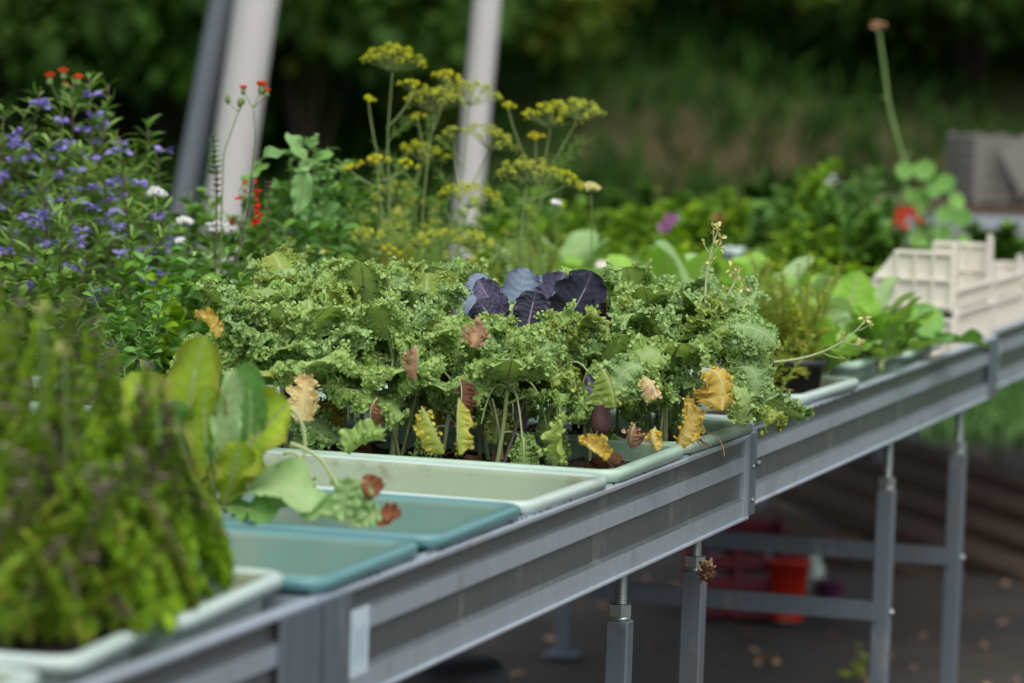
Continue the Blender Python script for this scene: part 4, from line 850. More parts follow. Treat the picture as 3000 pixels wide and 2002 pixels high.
# mustard stems
def mustard(label, pts, d, heads, seed):
    rs = np.random.RandomState(seed); P = [at(x, y, d) for x, y in pts]; base = P[0]
    t = thing('mustard_stem', label, 'flower stem', base, 'mustard flower stems'); g = G()
    path = bez(*P, 18) if len(P) == 3 else np.array(P); tube(g, path, .0022, .0010, 6)
    for hx, hy, r in heads:
        e = at(hx, hy, d); j = np.argmin(np.linalg.norm(path - e, axis=1)); tube(g, bez(path[max(j - 2, 0)], (path[max(j - 2, 0)] + e) / 2 - Z * .004, e, 5), .0009, .0006, 4)
    g.build('stem', M['kstem'], t)
    for hx, hy, r in heads:
        g = G(); n = 7; e = at(hx, hy, d); dd = norm(rs.normal(0, 1, (n, 3)) + [0, 0, .5]); scatter(g, OVAL, e + dd * r * .3, dd, norm(rs.normal(0, 1, (n, 3))), rs.uniform(.7, 1.2, n) * r, rs)
        g.build('flower', M['must'], t)
mustard('pale green mustard stem with cream buds rising straight from the right kale', [(2065, 900), (2065, 780), (2098, 690)], 5.25, [(2090, 672, .008), (2103, 668, .008), (2110, 700, .009), (2105, 725, .009), (2085, 765, .009), (2060, 710, .004)], 1)
mustard('short mustard stem with orange yellow flowers right of the first one', [(2130, 870), (2150, 830), (2165, 800)], 5.3, [(2145, 790, .009), (2160, 800, .009), (2178, 845, .009), (2120, 850, .006)], 2)
mustard('long mustard stem leaning out sideways over the black pot', [(2250, 1062), (2440, 1055), (2530, 945)], 5.5, [(2535, 935, .009), (2550, 950, .006), (2525, 1012, .009), (2470, 985, .006), (2465, 1050, .005)], 3)

# ------------------------------------------------------------------ left: blue flowering herbs, red tassel flowers, salvia, white umbels
BASEZ = DECK + .035
def vert_base(p, dz=0): return np.array([p[0], p[1], BASEZ])
def bluherb(label, tips, d, seed, fl=True):
    T = [at(x, y, d + dz) for x, y, dz in tips]; c = np.mean(T, 0)
    t, paths, rs = feather('blue_flowering_herb', label, 'herb', vert_base(c), T, ('blueleaf', 'blueleaf', 'midl'), seed, 105, (.026, .046), .0018, 'blue flowering herbs', 'pstem', NARROW, .05, .12, .25, .2, .8)
    for pth in paths:
        nsh = 3
        for k in range(nsh):
            g = G(); i = rs.randint(4, 13); az = rs.uniform(0, 6.28); L = rs.uniform(.04, .09); e = pth[i] + np.array([math.cos(az), math.sin(az), 1.1]) * L * .7
            tube(g, bez(pth[i], pth[i] + (e - pth[i]) * .5 + np.array([math.cos(az), math.sin(az), 0]) * .01, e, 6), .0012, .0007, 5, mat=0)
            n = 24; s = rs.rand(n)[:, None]; p = pth[i] * (1 - s) + e * s; a2 = rs.uniform(0, 6.28, n); dd = norm(np.stack([np.cos(a2), np.sin(a2), rs.uniform(.2, 1.2, n)], 1))
            scatter(g, NARROW, p, dd, norm(Z + rs.normal(0, .3, (n, 3))), rs.uniform(.020, .036, n), rs, mat=1)
            g.build('side_shoot', [M['pstem'], M['blueleaf']], t)
    if fl:
        for pth in paths:
            for k in range(rs.randint(5, 9)):
                g = G(); i = rs.randint(5, 15); c = pth[i] + rs.normal(0, .016, 3) * [1, .6, .3] + [0, -.022, 0]; n = rs.randint(8, 14); a = rs.uniform(0, 6.28, n)
                dd = norm(np.stack([np.cos(a), np.sin(a), rs.uniform(-.2, .7, n)], 1)); scatter(g, OVAL, c + dd * .004, dd, norm(Z + rs.normal(0, .5, (n, 3))), rs.uniform(.010, .016, n), rs, wscale=1.1)
                g.build('flower', M['blue'], t)
bluherb('blue flowering herb with the tallest tip, below the red tassel flowers', [(215, 240, .0), (262, 225, .05), (175, 330, .03)], 6.15, 401)
bluherb('blue flowering herb whose feathery tip stands right of the tallest one', [(318, 245, .0), (285, 330, .05), (345, 400, -.05)], 6.2, 402)
bluherb('blue flowering herb with tips under the left red flower', [(118, 265, .0), (70, 330, .03), (150, 400, -.05)], 6.1, 403)
bluherb('blue flowering herb cut by the left edge of the picture', [(10, 330, .0), (-50, 300, .03), (40, 440, -.05)], 6.1, 404)
bluherb('blue flowering herb with a separate pale tip at the right of the clump', [(432, 360, .0), (400, 440, .03), (465, 470, -.03)], 6.2, 405)
bluherb('lower blue flowering herb between the two tall tips of the clump', [(350, 400, .0), (240, 430, -.05), (300, 500, -.08)], 6.05, 406)
bluherb('low front herb of the clump with dark red stems', [(120, 520, -.1), (210, 560, -.1), (40, 600, -.1)], 5.95, 407)
bluherb('low blue flowering herb beside the white flat flower', [(420, 560, -.05), (370, 600, -.1), (480, 610, 0)], 6.0, 408)
bluherb('flowerless narrow leaved herb at the foot of the blue clump', [(180, 700, -.1), (290, 690, -.1), (80, 720, -.1), (390, 700, -.1)], 5.85, 409, False)
def tassel(label, pts, d, heads, buds, seed):
    rs = np.random.RandomState(seed); P = [at(x, y, d) for x, y in pts]; t = thing('tassel_flower', label, 'flower', vert_base(P[0]), 'orange red tassel flowers')
    g = G(); P = [vert_base(P[0])] + P
    kk = np.linspace(0, len(P) - 1, 30); path = np.stack([np.interp(kk, range(len(P)), [p[i] for p in P]) for i in range(3)], 1); path[1:-1] = (path[:-2] + path[1:-1] * 2 + path[2:]) / 4
    tube(g, path, .0016, .0010, 6); tip = path[-1]
    for hx, hy, r in heads + buds:
        e = at(hx, hy, d); tube(g, bez(tip - Z * .004, np.array([(tip[0] + e[0]) / 2, tip[1], tip[2] + (e[2] - tip[2]) * .3]), e - Z * r * .8, 7), .0009, .0006, 5)
    g.build('stem', M['gstem'], t); g = G(); h = G()
    for hx, hy, r in heads:
        e = at(hx, hy, d); n = 60; a = rs.uniform(0, 6.28, n); q = rs.rand(n) ** .5; dd = norm(np.stack([np.cos(a) * q, np.sin(a) * q, np.ones(n) * .75], 1))
        scatter(g, FINE, e - Z * r * .5 + dd * r * .1, dd, norm(rs.normal(0, 1, (n, 3))), rs.uniform(.9, 1.1, n) * r, rs, wscale=2.2)
        zz = np.linspace(-r * 1.5, -r * .1, 6); tube(h, np.array([e + Z * z for z in zz]), np.array([.2, .5, .52, .45, .4, .42]) * r, None, 10)
    for hx, hy, r in buds:
        e = at(hx, hy, d); tube(h, np.array([e + Z * z for z in np.linspace(-r, r, 6)]), np.array([.2, .5, .55, .5, .35, .1]) * r, None, 8)
    g.build('petals', M['orange'], t); h.build('calyx', M['gstem'], t)
tassel('orange red tassel flowers in a cluster above the blue herbs', [(200, 700), (185, 450), (180, 300)], 6.2, [(146, 222, .011), (186, 208, .010), (229, 226, .010), (192, 246, .006)], [], 1)
tassel('pair of orange red tassel flowers on a bent stem against the thick white pole', [(670, 860), (712, 700), (735, 520), (748, 400), (742, 310)], 5.9, [(713, 256, .008), (766, 246, .011), (783, 265, .007)], [], 2)
tassel('tassel flower stem with closed green buds left of the flowering pair', [(650, 620), (655, 450), (700, 322)], 5.95, [], [(668, 290, .008), (703, 300, .008), (712, 296, .006)], 3)
def spikeplant(label, x0, y0, x1, y1, y2, d, mat, w_, seed, stem='pstem', name='seed_spike'):
    rs = np.random.RandomState(seed); b = at(x0, y0, d); m0 = at(x1, y2, d); tp = at(x1, y1, d); t = thing(name, label, 'plant', vert_base(b))
    g = G(); tube(g, bez(vert_base(b), (vert_base(b) + m0) / 2 + [.004, 0, 0], tp, 16), .0018, .0009, 6); g.build('stem', M[stem], t); g = G()
    nw = max(int((tp[2] - m0[2]) / .008), 3)
    for k in range(nw):
        c = m0 + (tp - m0) * (k + .5) / nw; n = 9; a = np.arange(n) / n * 6.28 + rs.rand(); dd = norm(np.stack([np.cos(a), np.sin(a), np.full(n, .5)], 1))
        scatter(g, OVAL, np.tile(c, (n, 1)), dd, np.tile(Z, (n, 1)) + rs.normal(0, .2, (n, 3)), rs.uniform(.7, 1.1, n) * w_ * (1.1 - .6 * k / nw), rs)
    g.build('whorls', M[mat], t); return t
spikeplant('dark brown seed spike with tiered whorls in front of the thick pole', 625, 790, 636, 485, 575, 5.75, 'spike', .012, 1)
spikeplant('small green leafy spike above the dark seed spike', 640, 700, 628, 395, 520, 6.0, 'basil', .018, 2, 'gstem')
spikeplant('small brown flower spike right of the red salvia', 765, 800, 786, 530, 575, 5.9, 'spike', .010, 3)
# red salvia
rs = np.random.RandomState(12); d = 5.8; b = at(665, 850, d); t = thing('red_salvia', 'thin dark salvia stem dotted with small scarlet flowers', 'flower', vert_base(b))
g = G(); pa = np.array([vert_base(b), at(672, 800, d), at(705, 720, d), at(728, 600, d), at(738, 510, d)]); kk = np.linspace(0, 4, 20); pa = np.stack([np.interp(kk, range(5), pa[:, i]) for i in range(3)], 1); tube(g, pa, .0020, .0009, 6); g.build('stem', M['dstem'], t)
g = G(); h = G()
for x, y, r in ((714, 534, .007), (752, 532, .006), (752, 560, .010), (700, 577, .010), (750, 580, .006), (750, 612, .012), (757, 628, .012), (755, 640, .010), (684, 646, .010), (745, 658, .011), (715, 560, .005)):
    g = G(); e = at(x, y, d - .01); n = 9; dd = norm(rs.normal(0, 1, (n, 3)) + [.0, -.3, 0]); scatter(g, OVAL, e + dd * .001, dd, norm(rs.normal(0, 1, (n, 3))), rs.uniform(.5, .9, n) * r, rs)
    j = np.argmin(abs(pa[:, 2] - e[2] + .004)); tube(h, np.array([pa[j], e]), .0007, .0007, 4); g.build('flower', M['red'], t)
h.build('flower_stalks', M['spike'], t)
def umbel(g, gs, rs, tip, axis, R, rays=15, mat=0, flat=.42, dot=.0030, per=15, urad=.17, sr=.0006, smat=0):
    axis = norm(np.array(axis)); A = norm(np.cross(axis, [.3, .9, .1])); B = np.cross(axis, A)
    for k in range(rays):
        q = math.sqrt((k + .5) / rays) * rs.uniform(.9, 1.05); a = k * 2.399; hgt = R * (.80 - flat * q * q) * rs.uniform(.88, 1.1)
        e = tip + (A * math.cos(a) + B * math.sin(a)) * R * q + axis * hgt
        tube(gs, bez(tip, tip + (e - tip) * .5 - axis * R * .05 * q, e - axis * R * .08, 6), sr, sr * .8, 4, mat=smat)
        n = per; dd = norm(rs.normal(0, 1, (n, 3)) * .75 + axis * .75); p = e - axis * R * .10 + dd * R * urad * rs.uniform(.85, 1.15, (n, 1))
        for j in range(0, n, 2): tube(gs, np.array([e - axis * R * .08, p[j]]), sr * .5, sr * .4, 3, mat=smat, cap=False)
        scatter(g, OCT, p, dd, norm(rs.normal(0, 1, (n, 3))), rs.uniform(.7, 1.3, n) * dot, rs, mat=mat)
def whiteumbel(label, x, y, R, d, seed, by=800, mat='white'):
    rs = np.random.RandomState(seed); e = at(x, y, d); t = thing('white_flower', label, 'flower', vert_base(e), 'white flat topped flowers'); g = G(); gs = G()
    tube(gs, bez(vert_base(e), (vert_base(e) + e) / 2 + [.01, 0, 0], e - Z * R * .6, 12), .0015, .001, 5); umbel(g, gs, rs, e - Z * R * .6, (.1, -.2, 1), R, 14, dot=.0048, urad=.22)
    gs.build('stem', M['gstem'], t); g.build('petals', M[mat], t)
whiteumbel('white flat flower at the right edge of the blue herbs', 455, 560, .016, 6.0, 1)
whiteumbel('small white flower left of the dark seed spike', 540, 645, .013, 5.95, 2); whiteumbel('broad white flower cluster behind the dark seed spike', 640, 662, .022, 6.0, 3)
whiteumbel('small cream flower low left of the seed spike', 528, 705, .008, 5.9, 4)

# soft leaved herbs
def mid(label, tips, d, mats, seed, ls, n=45, tpl=OVAL, name='leafy_herb', group='leafy herbs in the back row', stem='gstem', spread=.04, sr=.0018, cat='herb', f0=.15, dz=None):
    T = [at(x, y, d + random.Random(seed * 31 + i).uniform(-.08, .08)) for i, (x, y) in enumerate(tips)]; c = np.mean(T, 0)
    return feather(name, label, cat, vert_base(c), T, mats, seed, n, ls, sr, group, stem, tpl, spread, f0, .25)
mid('tall leafy herb with pale upper leaves right of the thick pole', [(885, 400), (920, 430), (850, 470), (960, 480)], 6.2, ('basil', 'mintg', 'basil'), 501, (.035, .060), 26)
mid('bushy oval leaved herb left of the dill', [(930, 450), (985, 540), (1010, 480), (940, 560)], 6.25, ('basil', 'midl', 'mintg'), 502, (.030, .055), 34)
mid('oval leaved herb at the foot of the thick white pole', [(800, 560), (740, 600), (850, 600), (700, 640)], 6.3, ('basil', 'midl'), 503, (.030, .050), 36)
mid('low leafy herb between the blue clump and the seed spike', [(560, 560), (520, 620), (600, 600), (480, 680)], 6.3, ('midl', 'basil'), 504, (.025, .045), 44)
mid('low oval leaved herb behind the left kale', [(420, 760), (500, 730), (560, 760), (360, 790)], 5.7, ('basil', 'midl'), 505, (.028, .048), 40)
mid('low broad leaved herb at the foot of the seed spike', [(600, 740), (680, 720), (560, 720), (730, 760)], 5.8, ('basil', 'midl', 'chicp'), 506, (.030, .052), 36)
mid('pale yellow leaved herb in front of the dill', [(850, 700), (900, 720), (950, 740), (880, 760), (830, 770)], 5.8, ('ylf', 'chicp'), 507, (.012, .026), 70)
mid('leafy herb left of the highest kale crown', [(1010, 640), (1060, 700), (960, 690)], 6.1, ('midl', 'basil'), 508, (.026, .046), 36)
mid('cut leaved parsley behind the kale at the left', [(330, 830), (420, 860), (260, 830), (500, 850), (380, 900)], 5.3, ('basil', 'midl'), 509, (.018, .034), 60, name='parsley_plant')
mid('parsley low behind the chicory', [(350, 930), (430, 960), (470, 900), (300, 960)], 5.0, ('midl', 'basil'), 510, (.018, .034), 60, name='parsley_plant')
mid('green herb filling the gap behind the dill stems', [(1100, 620), (1180, 640), (1260, 620), (1340, 650)], 7.0, ('midl', 'ylf'), 511, (.022, .04), 50)
mid('olive green herb behind the right dill stems', [(1420, 640), (1500, 620), (1580, 640), (1460, 700)], 7.2, ('midl', 'lime'), 512, (.022, .04), 50)
mid('dark low herb behind the blue clump', [(30, 560), (140, 600), (260, 620), (350, 600)], 6.5, ('midl', 'darkl'), 513, (.025, .045), 60)
mid('low herb between the blue clump and the foreground herbs', [(40, 760), (130, 740), (230, 760), (-30, 740)], 5.6, ('midl', 'blueleaf'), 514, (.024, .04), 60)

MX = [([(960, 430), (1000, 480), (930, 500), (1030, 500)], 6.4, ('basil', 'mintg'), 'tall oval leaved herb just left of the lowest bright dill umbels'), ([(1040, 540), (1080, 570), (1010, 580)], 6.4, ('basil', 'midl'), 'oval leaved herb between the tall herb and the dill stems'), ([(880, 520), (820, 540), (900, 600), (780, 590)], 6.3, ('basil', 'mintg', 'midl'), 'broad herb below the pale upper leaves right of the pole'), ([(470, 600), (420, 640), (520, 660), (450, 560)], 6.2, ('midl', 'basil'), 'green herb under the white flat flower'), ([(620, 600), (680, 640), (720, 560), (600, 560)], 6.35, ('basil', 'midl'), 'herb at the foot of the thick pole behind the salvia'),
      ([(760, 640), (830, 660), (800, 700), (900, 640)], 6.1, ('basil', 'mintg', 'midl'), 'dense herb left of the pale yellow leaved one'), ([(1000, 560), (1040, 600), (960, 600), (1080, 560)], 6.5, ('midl', 'lime'), 'yellowish green herb behind the low dill'),
      ([(700, 800), (780, 790), (640, 820), (840, 800)], 5.6, ('midl', 'basil'), 'low herb right behind the left kale crowns'), ([(540, 800), (460, 810), (500, 840), (600, 790)], 5.55, ('basil', 'lime'), 'low herb behind the leftmost kale crown'),
      ([(930, 780), (1000, 770), (1060, 780)], 5.8, ('midl', 'ylf'), 'low herb left behind the highest kale crown'), ([(1200, 560), (1150, 620), (1280, 580)], 6.9, ('midl', 'ylf'), 'olive herb seen through the dill stems'),
      ([(1400, 590), (1460, 560), (1350, 620)], 7.3, ('midl', 'lime'), 'green herb behind the foot of the thin pole'), ([(1560, 560), (1640, 590), (1600, 640)], 7.6, ('midl', 'lime'), 'green herb right behind the dense dill umbel'),
      ([(260, 640), (330, 660), (200, 680)], 6.2, ('blueleaf', 'midl'), 'leafy herb low inside the blue flowering clump'), ([(60, 680), (120, 700), (-10, 660)], 6.1, ('blueleaf', 'midl'), 'leafy herb low at the left edge under the blue flowers'),
      ([(1320, 740), (1400, 760), (1250, 760)], 6.2, ('ylf', 'midl'), 'yellowish low herb between dill and purple cabbage')]
for k, (pts, d, ms, lb) in enumerate(MX): mid(lb, pts, d, ms, 540 + k, (.024, .046), 46)
t = [o for o in bpy.data.objects if o.get('label', '').startswith('tall leafy herb with pale')][0]
rs = np.random.RandomState(31)
for pts, w_, mt in (([(745, 490), (790, 430), (850, 455)], .012, 'mintg'), ([(905, 480), (860, 420), (840, 388)], .012, 'mintg'), ([(900, 480), (870, 460), (905, 500)], .012, 'mintg'), ([(905, 440), (930, 410), (925, 390)], .007, 'mintg'), ([(860, 640), (900, 560), (880, 500)], .018, 'mintg'), ([(700, 560), (740, 500), (790, 480)], .010, 'basil')):
    P = [at(x, y, 6.1) for x, y in pts]; broad(t, rs, *P, w_, mt, hint=(0, -.6, 1), ns=16, ntt=7, pm='gstem', pr=.0012, rib=0)

# ------------------------------------------------------------------ dill
def dill(label, pts, d, heads, seed, mats=('dilly', 'dillb'), leaves=((.3, .8),)):
    """pts: stem from bottom to main umbel; heads: extra umbels (x, y, R, mat, tilt) with side branches"""
    rs = np.random.RandomState(seed); P = [at(x, y, d) for x, y in pts]; b = vert_base(P[0]); t = thing('dill_plant', label, 'dill', b, 'flowering dill plants')
    P = [b] + P; kk = np.linspace(0, len(P) - 1, 34); pa = np.stack([np.interp(kk, range(len(P)), [p[i] for p in P]) for i in range(3)], 1)
    for _ in range(3): pa[1:-1] = (pa[:-2] + 2 * pa[1:-1] + pa[2:]) / 4
    gs = G(); tube(gs, pa, .0016, .0010, 7)
    ug = []
    for (x, y, R, mt, tilt, j0) in heads:
        R *= 1.0
        e = at(x, y, d); e = e - Z * R * .45
        g = G()
        if j0 is None: tip = pa[-1]
        else:
            st = pa[int(j0 * 33)]; tube(gs, bez(st, st + (e - st) * .45 + np.array([(e[0] - st[0]) * .25, 0, -.0]), e, 12), .0014, .0010, 6); tip = e
        umbel(g, gs, rs, tip, (tilt, -.12, 1), R, max(int(R * 360), 7), 0, per=16, dot=.0034 if R > .02 else .0036, urad=.15)
        ug.append((g, mt))
    gs.build('stem', M['dstemg'], t)
    for g, mt in ug: g.build('umbel', M[mt], t)
    g = G()
    for f in np.linspace(.15, .75, 5):
        p = pa[int(f * 33)]; az = rs.uniform(0, 6.28); L = rs.uniform(.04, .08); dr = np.array([math.cos(az), math.sin(az), .9]); e = p + dr * L
        ax = bez(p, p + dr * L * .5 + Z * .005, e, 8); tube(g, ax, .0008, .0004, 4)
        for k in range(26):
            q = ax[rs.randint(1, 8)]; dd = norm(dr + rs.normal(0, .8, 3)); l = rs.uniform(.010, .028); m_ = q + dd * l; tube(g, np.array([q, m_]), .0004, .00025, 3, cap=False)
            for _ in range(3):
                q2 = q + dd * l * rs.uniform(.3, 1); tube(g, np.array([q2, q2 + norm(dd + rs.normal(0, .6, 3)) * rs.uniform(.005, .012)]), .0003, .0002, 3, cap=False)
    g.build('feathery_leaves', M['dillg'], t)
    return t
dill('tallest dill, its umbel high at the left of the group', [(1150, 820), (1140, 600), (1135, 400), (1150, 210)], 6.3, [(1150, 175, .052, 'dilly', 0, None), (1080, 290, .012, 'dilly', .3, .55), (1210, 250, .026, 'dilly', .2, .8)], 601)
dill('dill with two yellow umbels left of the thin pole', [(1235, 810), (1238, 620), (1255, 450), (1275, 330)], 6.35, [(1280, 290, .052, 'dillb', 0, None), (1310, 225, .028, 'dillyy', .1, .9), (1225, 340, .014, 'dillyy', -.2, .75)], 602)
dill('dill whose flat umbel crosses the thin white pole', [(1350, 830), (1340, 640), (1360, 480), (1375, 310)], 6.4, [(1390, 285, .052, 'dillb', .1, None), (1430, 400, .048, 'dillb', .4, .6), (1330, 390, .026, 'dillb', -.2, .6)], 603)
dill('dill with the wide umbel at the right of the group', [(1600, 800), (1560, 680), (1620, 480), (1690, 355)], 6.35, [(1695, 325, .046, 'dillb', .2, None)], 604)
dill('dill with a dense umbel left of the widest one', [(1530, 810), (1520, 700), (1590, 520), (1612, 375)], 6.38, [(1610, 320, .050, 'dilly', 0, None), (1570, 400, .017, 'dillyy', 0, .7), (1490, 310, .013, 'dilly', 0, .75)], 605)
dill('dill with a drooping brownish umbel low at the right of the group', [(1520, 820), (1525, 680), (1535, 600), (1545, 540)], 6.3, [(1560, 505, .052, 'dillb', 0, None), (1655, 520, .030, 'dilly', .6, .8)], 606)
dill('dill with an umbel in front of the foot of the thin pole', [(1330, 840), (1335, 760), (1350, 680), (1375, 610)], 6.3, [(1400, 570, .052, 'dilly', .1, None), (1350, 700, .018, 'dillb', 0, .8)], 607)
dill('low dill with small bright yellow umbels at the left of the group', [(1150, 850), (1130, 700), (1110, 560), (1105, 490)], 6.25, [(1110, 462, .026, 'dillyy', 0, None), (1030, 490, .015, 'dillyy', -.3, .8), (1190, 480, .020, 'dilly', .3, .85)], 608)
dill('dill with umbels at mid height in the centre of the group', [(1235, 850), (1225, 700), (1205, 560), (1235, 480)], 6.45, [(1270, 470, .045, 'dilly', .1, None), (1160, 560, .040, 'dillb', -.3, .7), (1210, 590, .020, 'dilly', 0, .6)], 609)
dill('half dried brownish dill low behind the kale', [(1100, 850), (1090, 760), (1080, 730), (1075, 720)], 6.1, [(1080, 700, .036, 'dillb', 0, None), (1140, 735, .02, 'dillyy', .3, .7)], 610)
dill('low olive dill behind the highest kale crown', [(1290, 850), (1290, 790), (1290, 740), (1290, 730)], 6.1, [(1290, 700, .040, 'dillb', 0, None), (1390, 700, .036, 'dillb', .3, .7)], 611)
whiteumbel('pale cream flower head right of the dill on a thin stem', 1732, 545, .014, 6.2, 7, mat='must'); whiteumbel('tiny pale flower below the right dill umbels', 1628, 592, .008, 6.2, 8)
for k, (x0, y0) in enumerate(((1060, 700), (1180, 690), (1400, 720), (1550, 730))):
    mid(['feathery dill foliage left below the umbels', 'feathery dill foliage under the tallest umbel', 'feathery olive foliage under the thin pole', 'feathery foliage below the right hand umbels'][k], [(x0 + dx, y0 + dy) for dx, dy in ((-50, 20), (0, -70), (50, 0), (90, -40), (-20, 60))], 6.2 + .1 * k, ('dillg', 'ylf'), 620 + k, (.014, .034), 200, FINE, 'young_dill', 'young dill without flowers')

# ------------------------------------------------------------------ back right: mixed plants on the far bench
def backbush(label, pts, d, mats, seed, ls, n, tpl=OVAL, cat='plant', name='potted_plant', group='potted plants on the far bench', stem='gstem'):
    return mid(label, pts, d, mats, seed, ls, n, tpl, name, group, stem, .05, .002, cat)
BB = [([(1800, 640), (1860, 600), (1920, 620), (1850, 700)], 8.3, ('lime', 'midl'), 'lime green bushy plant left of the pink flower'),
      ([(1950, 600), (2020, 620), (1980, 690), (2060, 700)], 8.4, ('lime', 'midl', 'lime'), 'lime green bush under the pink flower'),
      ([(2060, 600), (2120, 630), (2160, 680), (2090, 720)], 8.4, ('midl', 'lime'), 'mid green bush with the salmon flower'),
      ([(1700, 720), (1760, 700), (1830, 740), (1900, 760)], 8.1, ('lime', 'midl'), 'low lime bush behind the cream square pot'),
      ([(2230, 600), (2290, 560), (2330, 620), (2260, 680)], 8.3, ('midl', 'mintg'), 'pale sprayed bush left of the tall stalk plant'),
      ([(2350, 500), (2400, 520), (2440, 480), (2360, 600)], 8.6, ('lime', 'midl'), 'tall leafy plant with lime upper leaves left of the seed stalk'),
      ([(2500, 520), (2560, 500), (2480, 600), (2550, 610)], 8.5, ('midl', 'mintg'), 'dense grey green plant at the foot of the tall seed stalk'),
      ([(2380, 640), (2440, 680), (2340, 720), (2470, 740)], 8.1, ('midl', 'lime', 'darkl'), 'bush with pale new shoots in front of the tall leafy plant'),
      ([(2580, 700), (2640, 680), (2550, 760), (2620, 760)], 8.2, ('midl', 'darkl'), 'dark green plant under the red geranium flowers'),
      ([(2200, 740), (2280, 760), (2350, 790), (2250, 830)], 7.9, ('midl', 'lime'), 'low bush right of the white cloth'),
      ([(2000, 560), (1880, 540), (2150, 560), (1780, 560)], 9.6, ('darkl', 'midl'), 'dark plant behind the lime green bushes'),
      ([(2200, 540), (2260, 500), (2320, 520)], 9.6, ('darkl', 'darkl'), 'dark leafy plant behind the sprayed bush'),
      ([(2700, 640), (2760, 680), (2720, 740)], 8.6, ('darkl', 'round'), 'shaded plant behind the cream crates'),
      ([(2830, 660), (2900, 690), (2960, 660), (2990, 720)], 9.0, ('darkl', 'midl'), 'dark plant behind the tall crate post'),
      ([(1650, 620), (1720, 600), (1600, 660)], 8.8, ('midl', 'darkl'), 'dull green plant behind the pale flower head')]
BB += [([(2130, 560), (2180, 600), (2080, 580), (2220, 640)], 8.5, ('midl', 'lime'), 'loose mid green plant above the upright white pot'), ([(2430, 560), (2470, 620), (2400, 600), (2520, 660)], 8.3, ('midl', 'basil'), 'leafy plant just left of the red geranium'),
       ([(2560, 620), (2600, 590), (2530, 680)], 8.35, ('midl', 'basil'), 'leafy plant touching the left side of the red geranium'), ([(2290, 700), (2340, 660), (2400, 760), (2260, 780)], 7.9, ('lime', 'midl'), 'pale green bush between the lettuce and the geranium'),
       ([(2480, 790), (2560, 800), (2420, 800)], 7.8, ('midl', 'lime'), 'low plant behind the tall upright lettuce leaf'), ([(1900, 740), (2000, 760), (2080, 770), (1960, 700)], 7.9, ('midl', 'lime'), 'low loose plant under the pink flower'),
       ([(1700, 600), (1780, 620), (1640, 680), (1820, 680)], 8.3, ('midl', 'lime'), 'loose bush left of the lime green bushes'), ([(1480, 560), (1540, 600), (1600, 560)], 8.2, ('midl', 'basil'), 'green plant far behind the right dill stems')]
for k, (pts, d, ms, lb) in enumerate(BB):
    backbush(lb, pts, d, ms, 700 + k, (.028, .058), 150, tpl=OVAL if k % 3 else leaf_tpl(.14, .3, .5, 4))
# round leaved plant
rs = np.random.RandomState(77); b = at(2760, 800, 8.4); t = thing('round_leaved_plant', 'plant with big round nasturtium like leaves beside the red flowers', 'plant', vert_base(b)); g = G(); g2 = G()
for x, y, r in ((2690, 590, .032), (2770, 540, .030), (2800, 590, .026), (2650, 500, .026), (2710, 500, .030), (2760, 690, .030), (2820, 640, .028), (2770, 630, .026), (2730, 560, .024), (2660, 570, .02), (2690, 700, .026), (2820, 710, .024)):
    r *= .8; c = at(x, y, 8.35 + rs.uniform(-.1, .1)); tube(g2, bez(vert_base(b) + rs.normal(0, .01, 3) * [1, 1, 0], (c + b) / 2 + [0, 0, -.02], c, 9), .002, .0015, 5)
    nn = norm(np.array([rs.normal(0, .3), -1, .5 + rs.normal(0, .2)])); A = norm(np.cross(nn, Z)); B = np.cross(A, nn); rr = np.linspace(0.02, 1, 6); an = np.linspace(0, 6.283, 25)[:-1]
    ring = np.array([[c + (A * math.cos(a) + B * math.sin(a)) * r * q * (1 + .04 * math.sin(5 * a)) + nn * r * .18 * q * q for a in an] for q in rr]); g.add(ring, grid_quads(6, 24, True), None, 0, rs.rand())
g2.build('stalks', M['gstem'], t); g.build('round_leaves', M['round'], t)
def blob(label, x, y, d, r, mat, seed, n=26, name='geranium_flower', by=900, group=None, sub=((0, 0),)):
    rs = np.random.RandomState(seed); c = at(x, y, d); t = thing(name, label, 'flower', vert_base(c), group); g = G()
    gs = G(); tube(gs, bez(vert_base(c), (c + vert_base(c)) / 2 + [.01, 0, 0], c - Z * r, 10), .0016, .0013, 5); gs.build('stem', M['gstem'], t)
    for dx, dy in sub:
        cc = at(x + dx, y + dy, d); dd = norm(rs.normal(0, 1, (n, 3))); scatter(g, ROUND, cc + dd * r * .5, dd, norm(dd + rs.normal(0, .8, (n, 3))), rs.uniform(.5, .8, n) * r, rs)
    g.build('petals', M[mat], t)
blob('red geranium flower head, larger and looser of the two', 2640, 632, 8.1, .012, 'red', 1, 22, sub=((0, 0), (-14, 20), (8, 24), (4, -12)), group='red geranium flowers')
blob('red geranium flower head, smaller one at the right', 2682, 635, 8.1, .011, 'red', 2, 22, sub=((-8, -14), (8, 8)), group='red geranium flowers')
blob('pink flower head above the lime green bush', 1958, 652, 8.1, .014, 'pink', 3, sub=((8, -12), (-10, 12)), name='pink_flower')
blob('faded salmon flower in the far green bushes', 2108, 640, 8.2, .013, 'salmon', 4, 14, name='salmon_flower'); blob('small white flower on the tall leafy plant', 2440, 530, 8.3, .013, 'white', 5, 14, name='white_bloom')
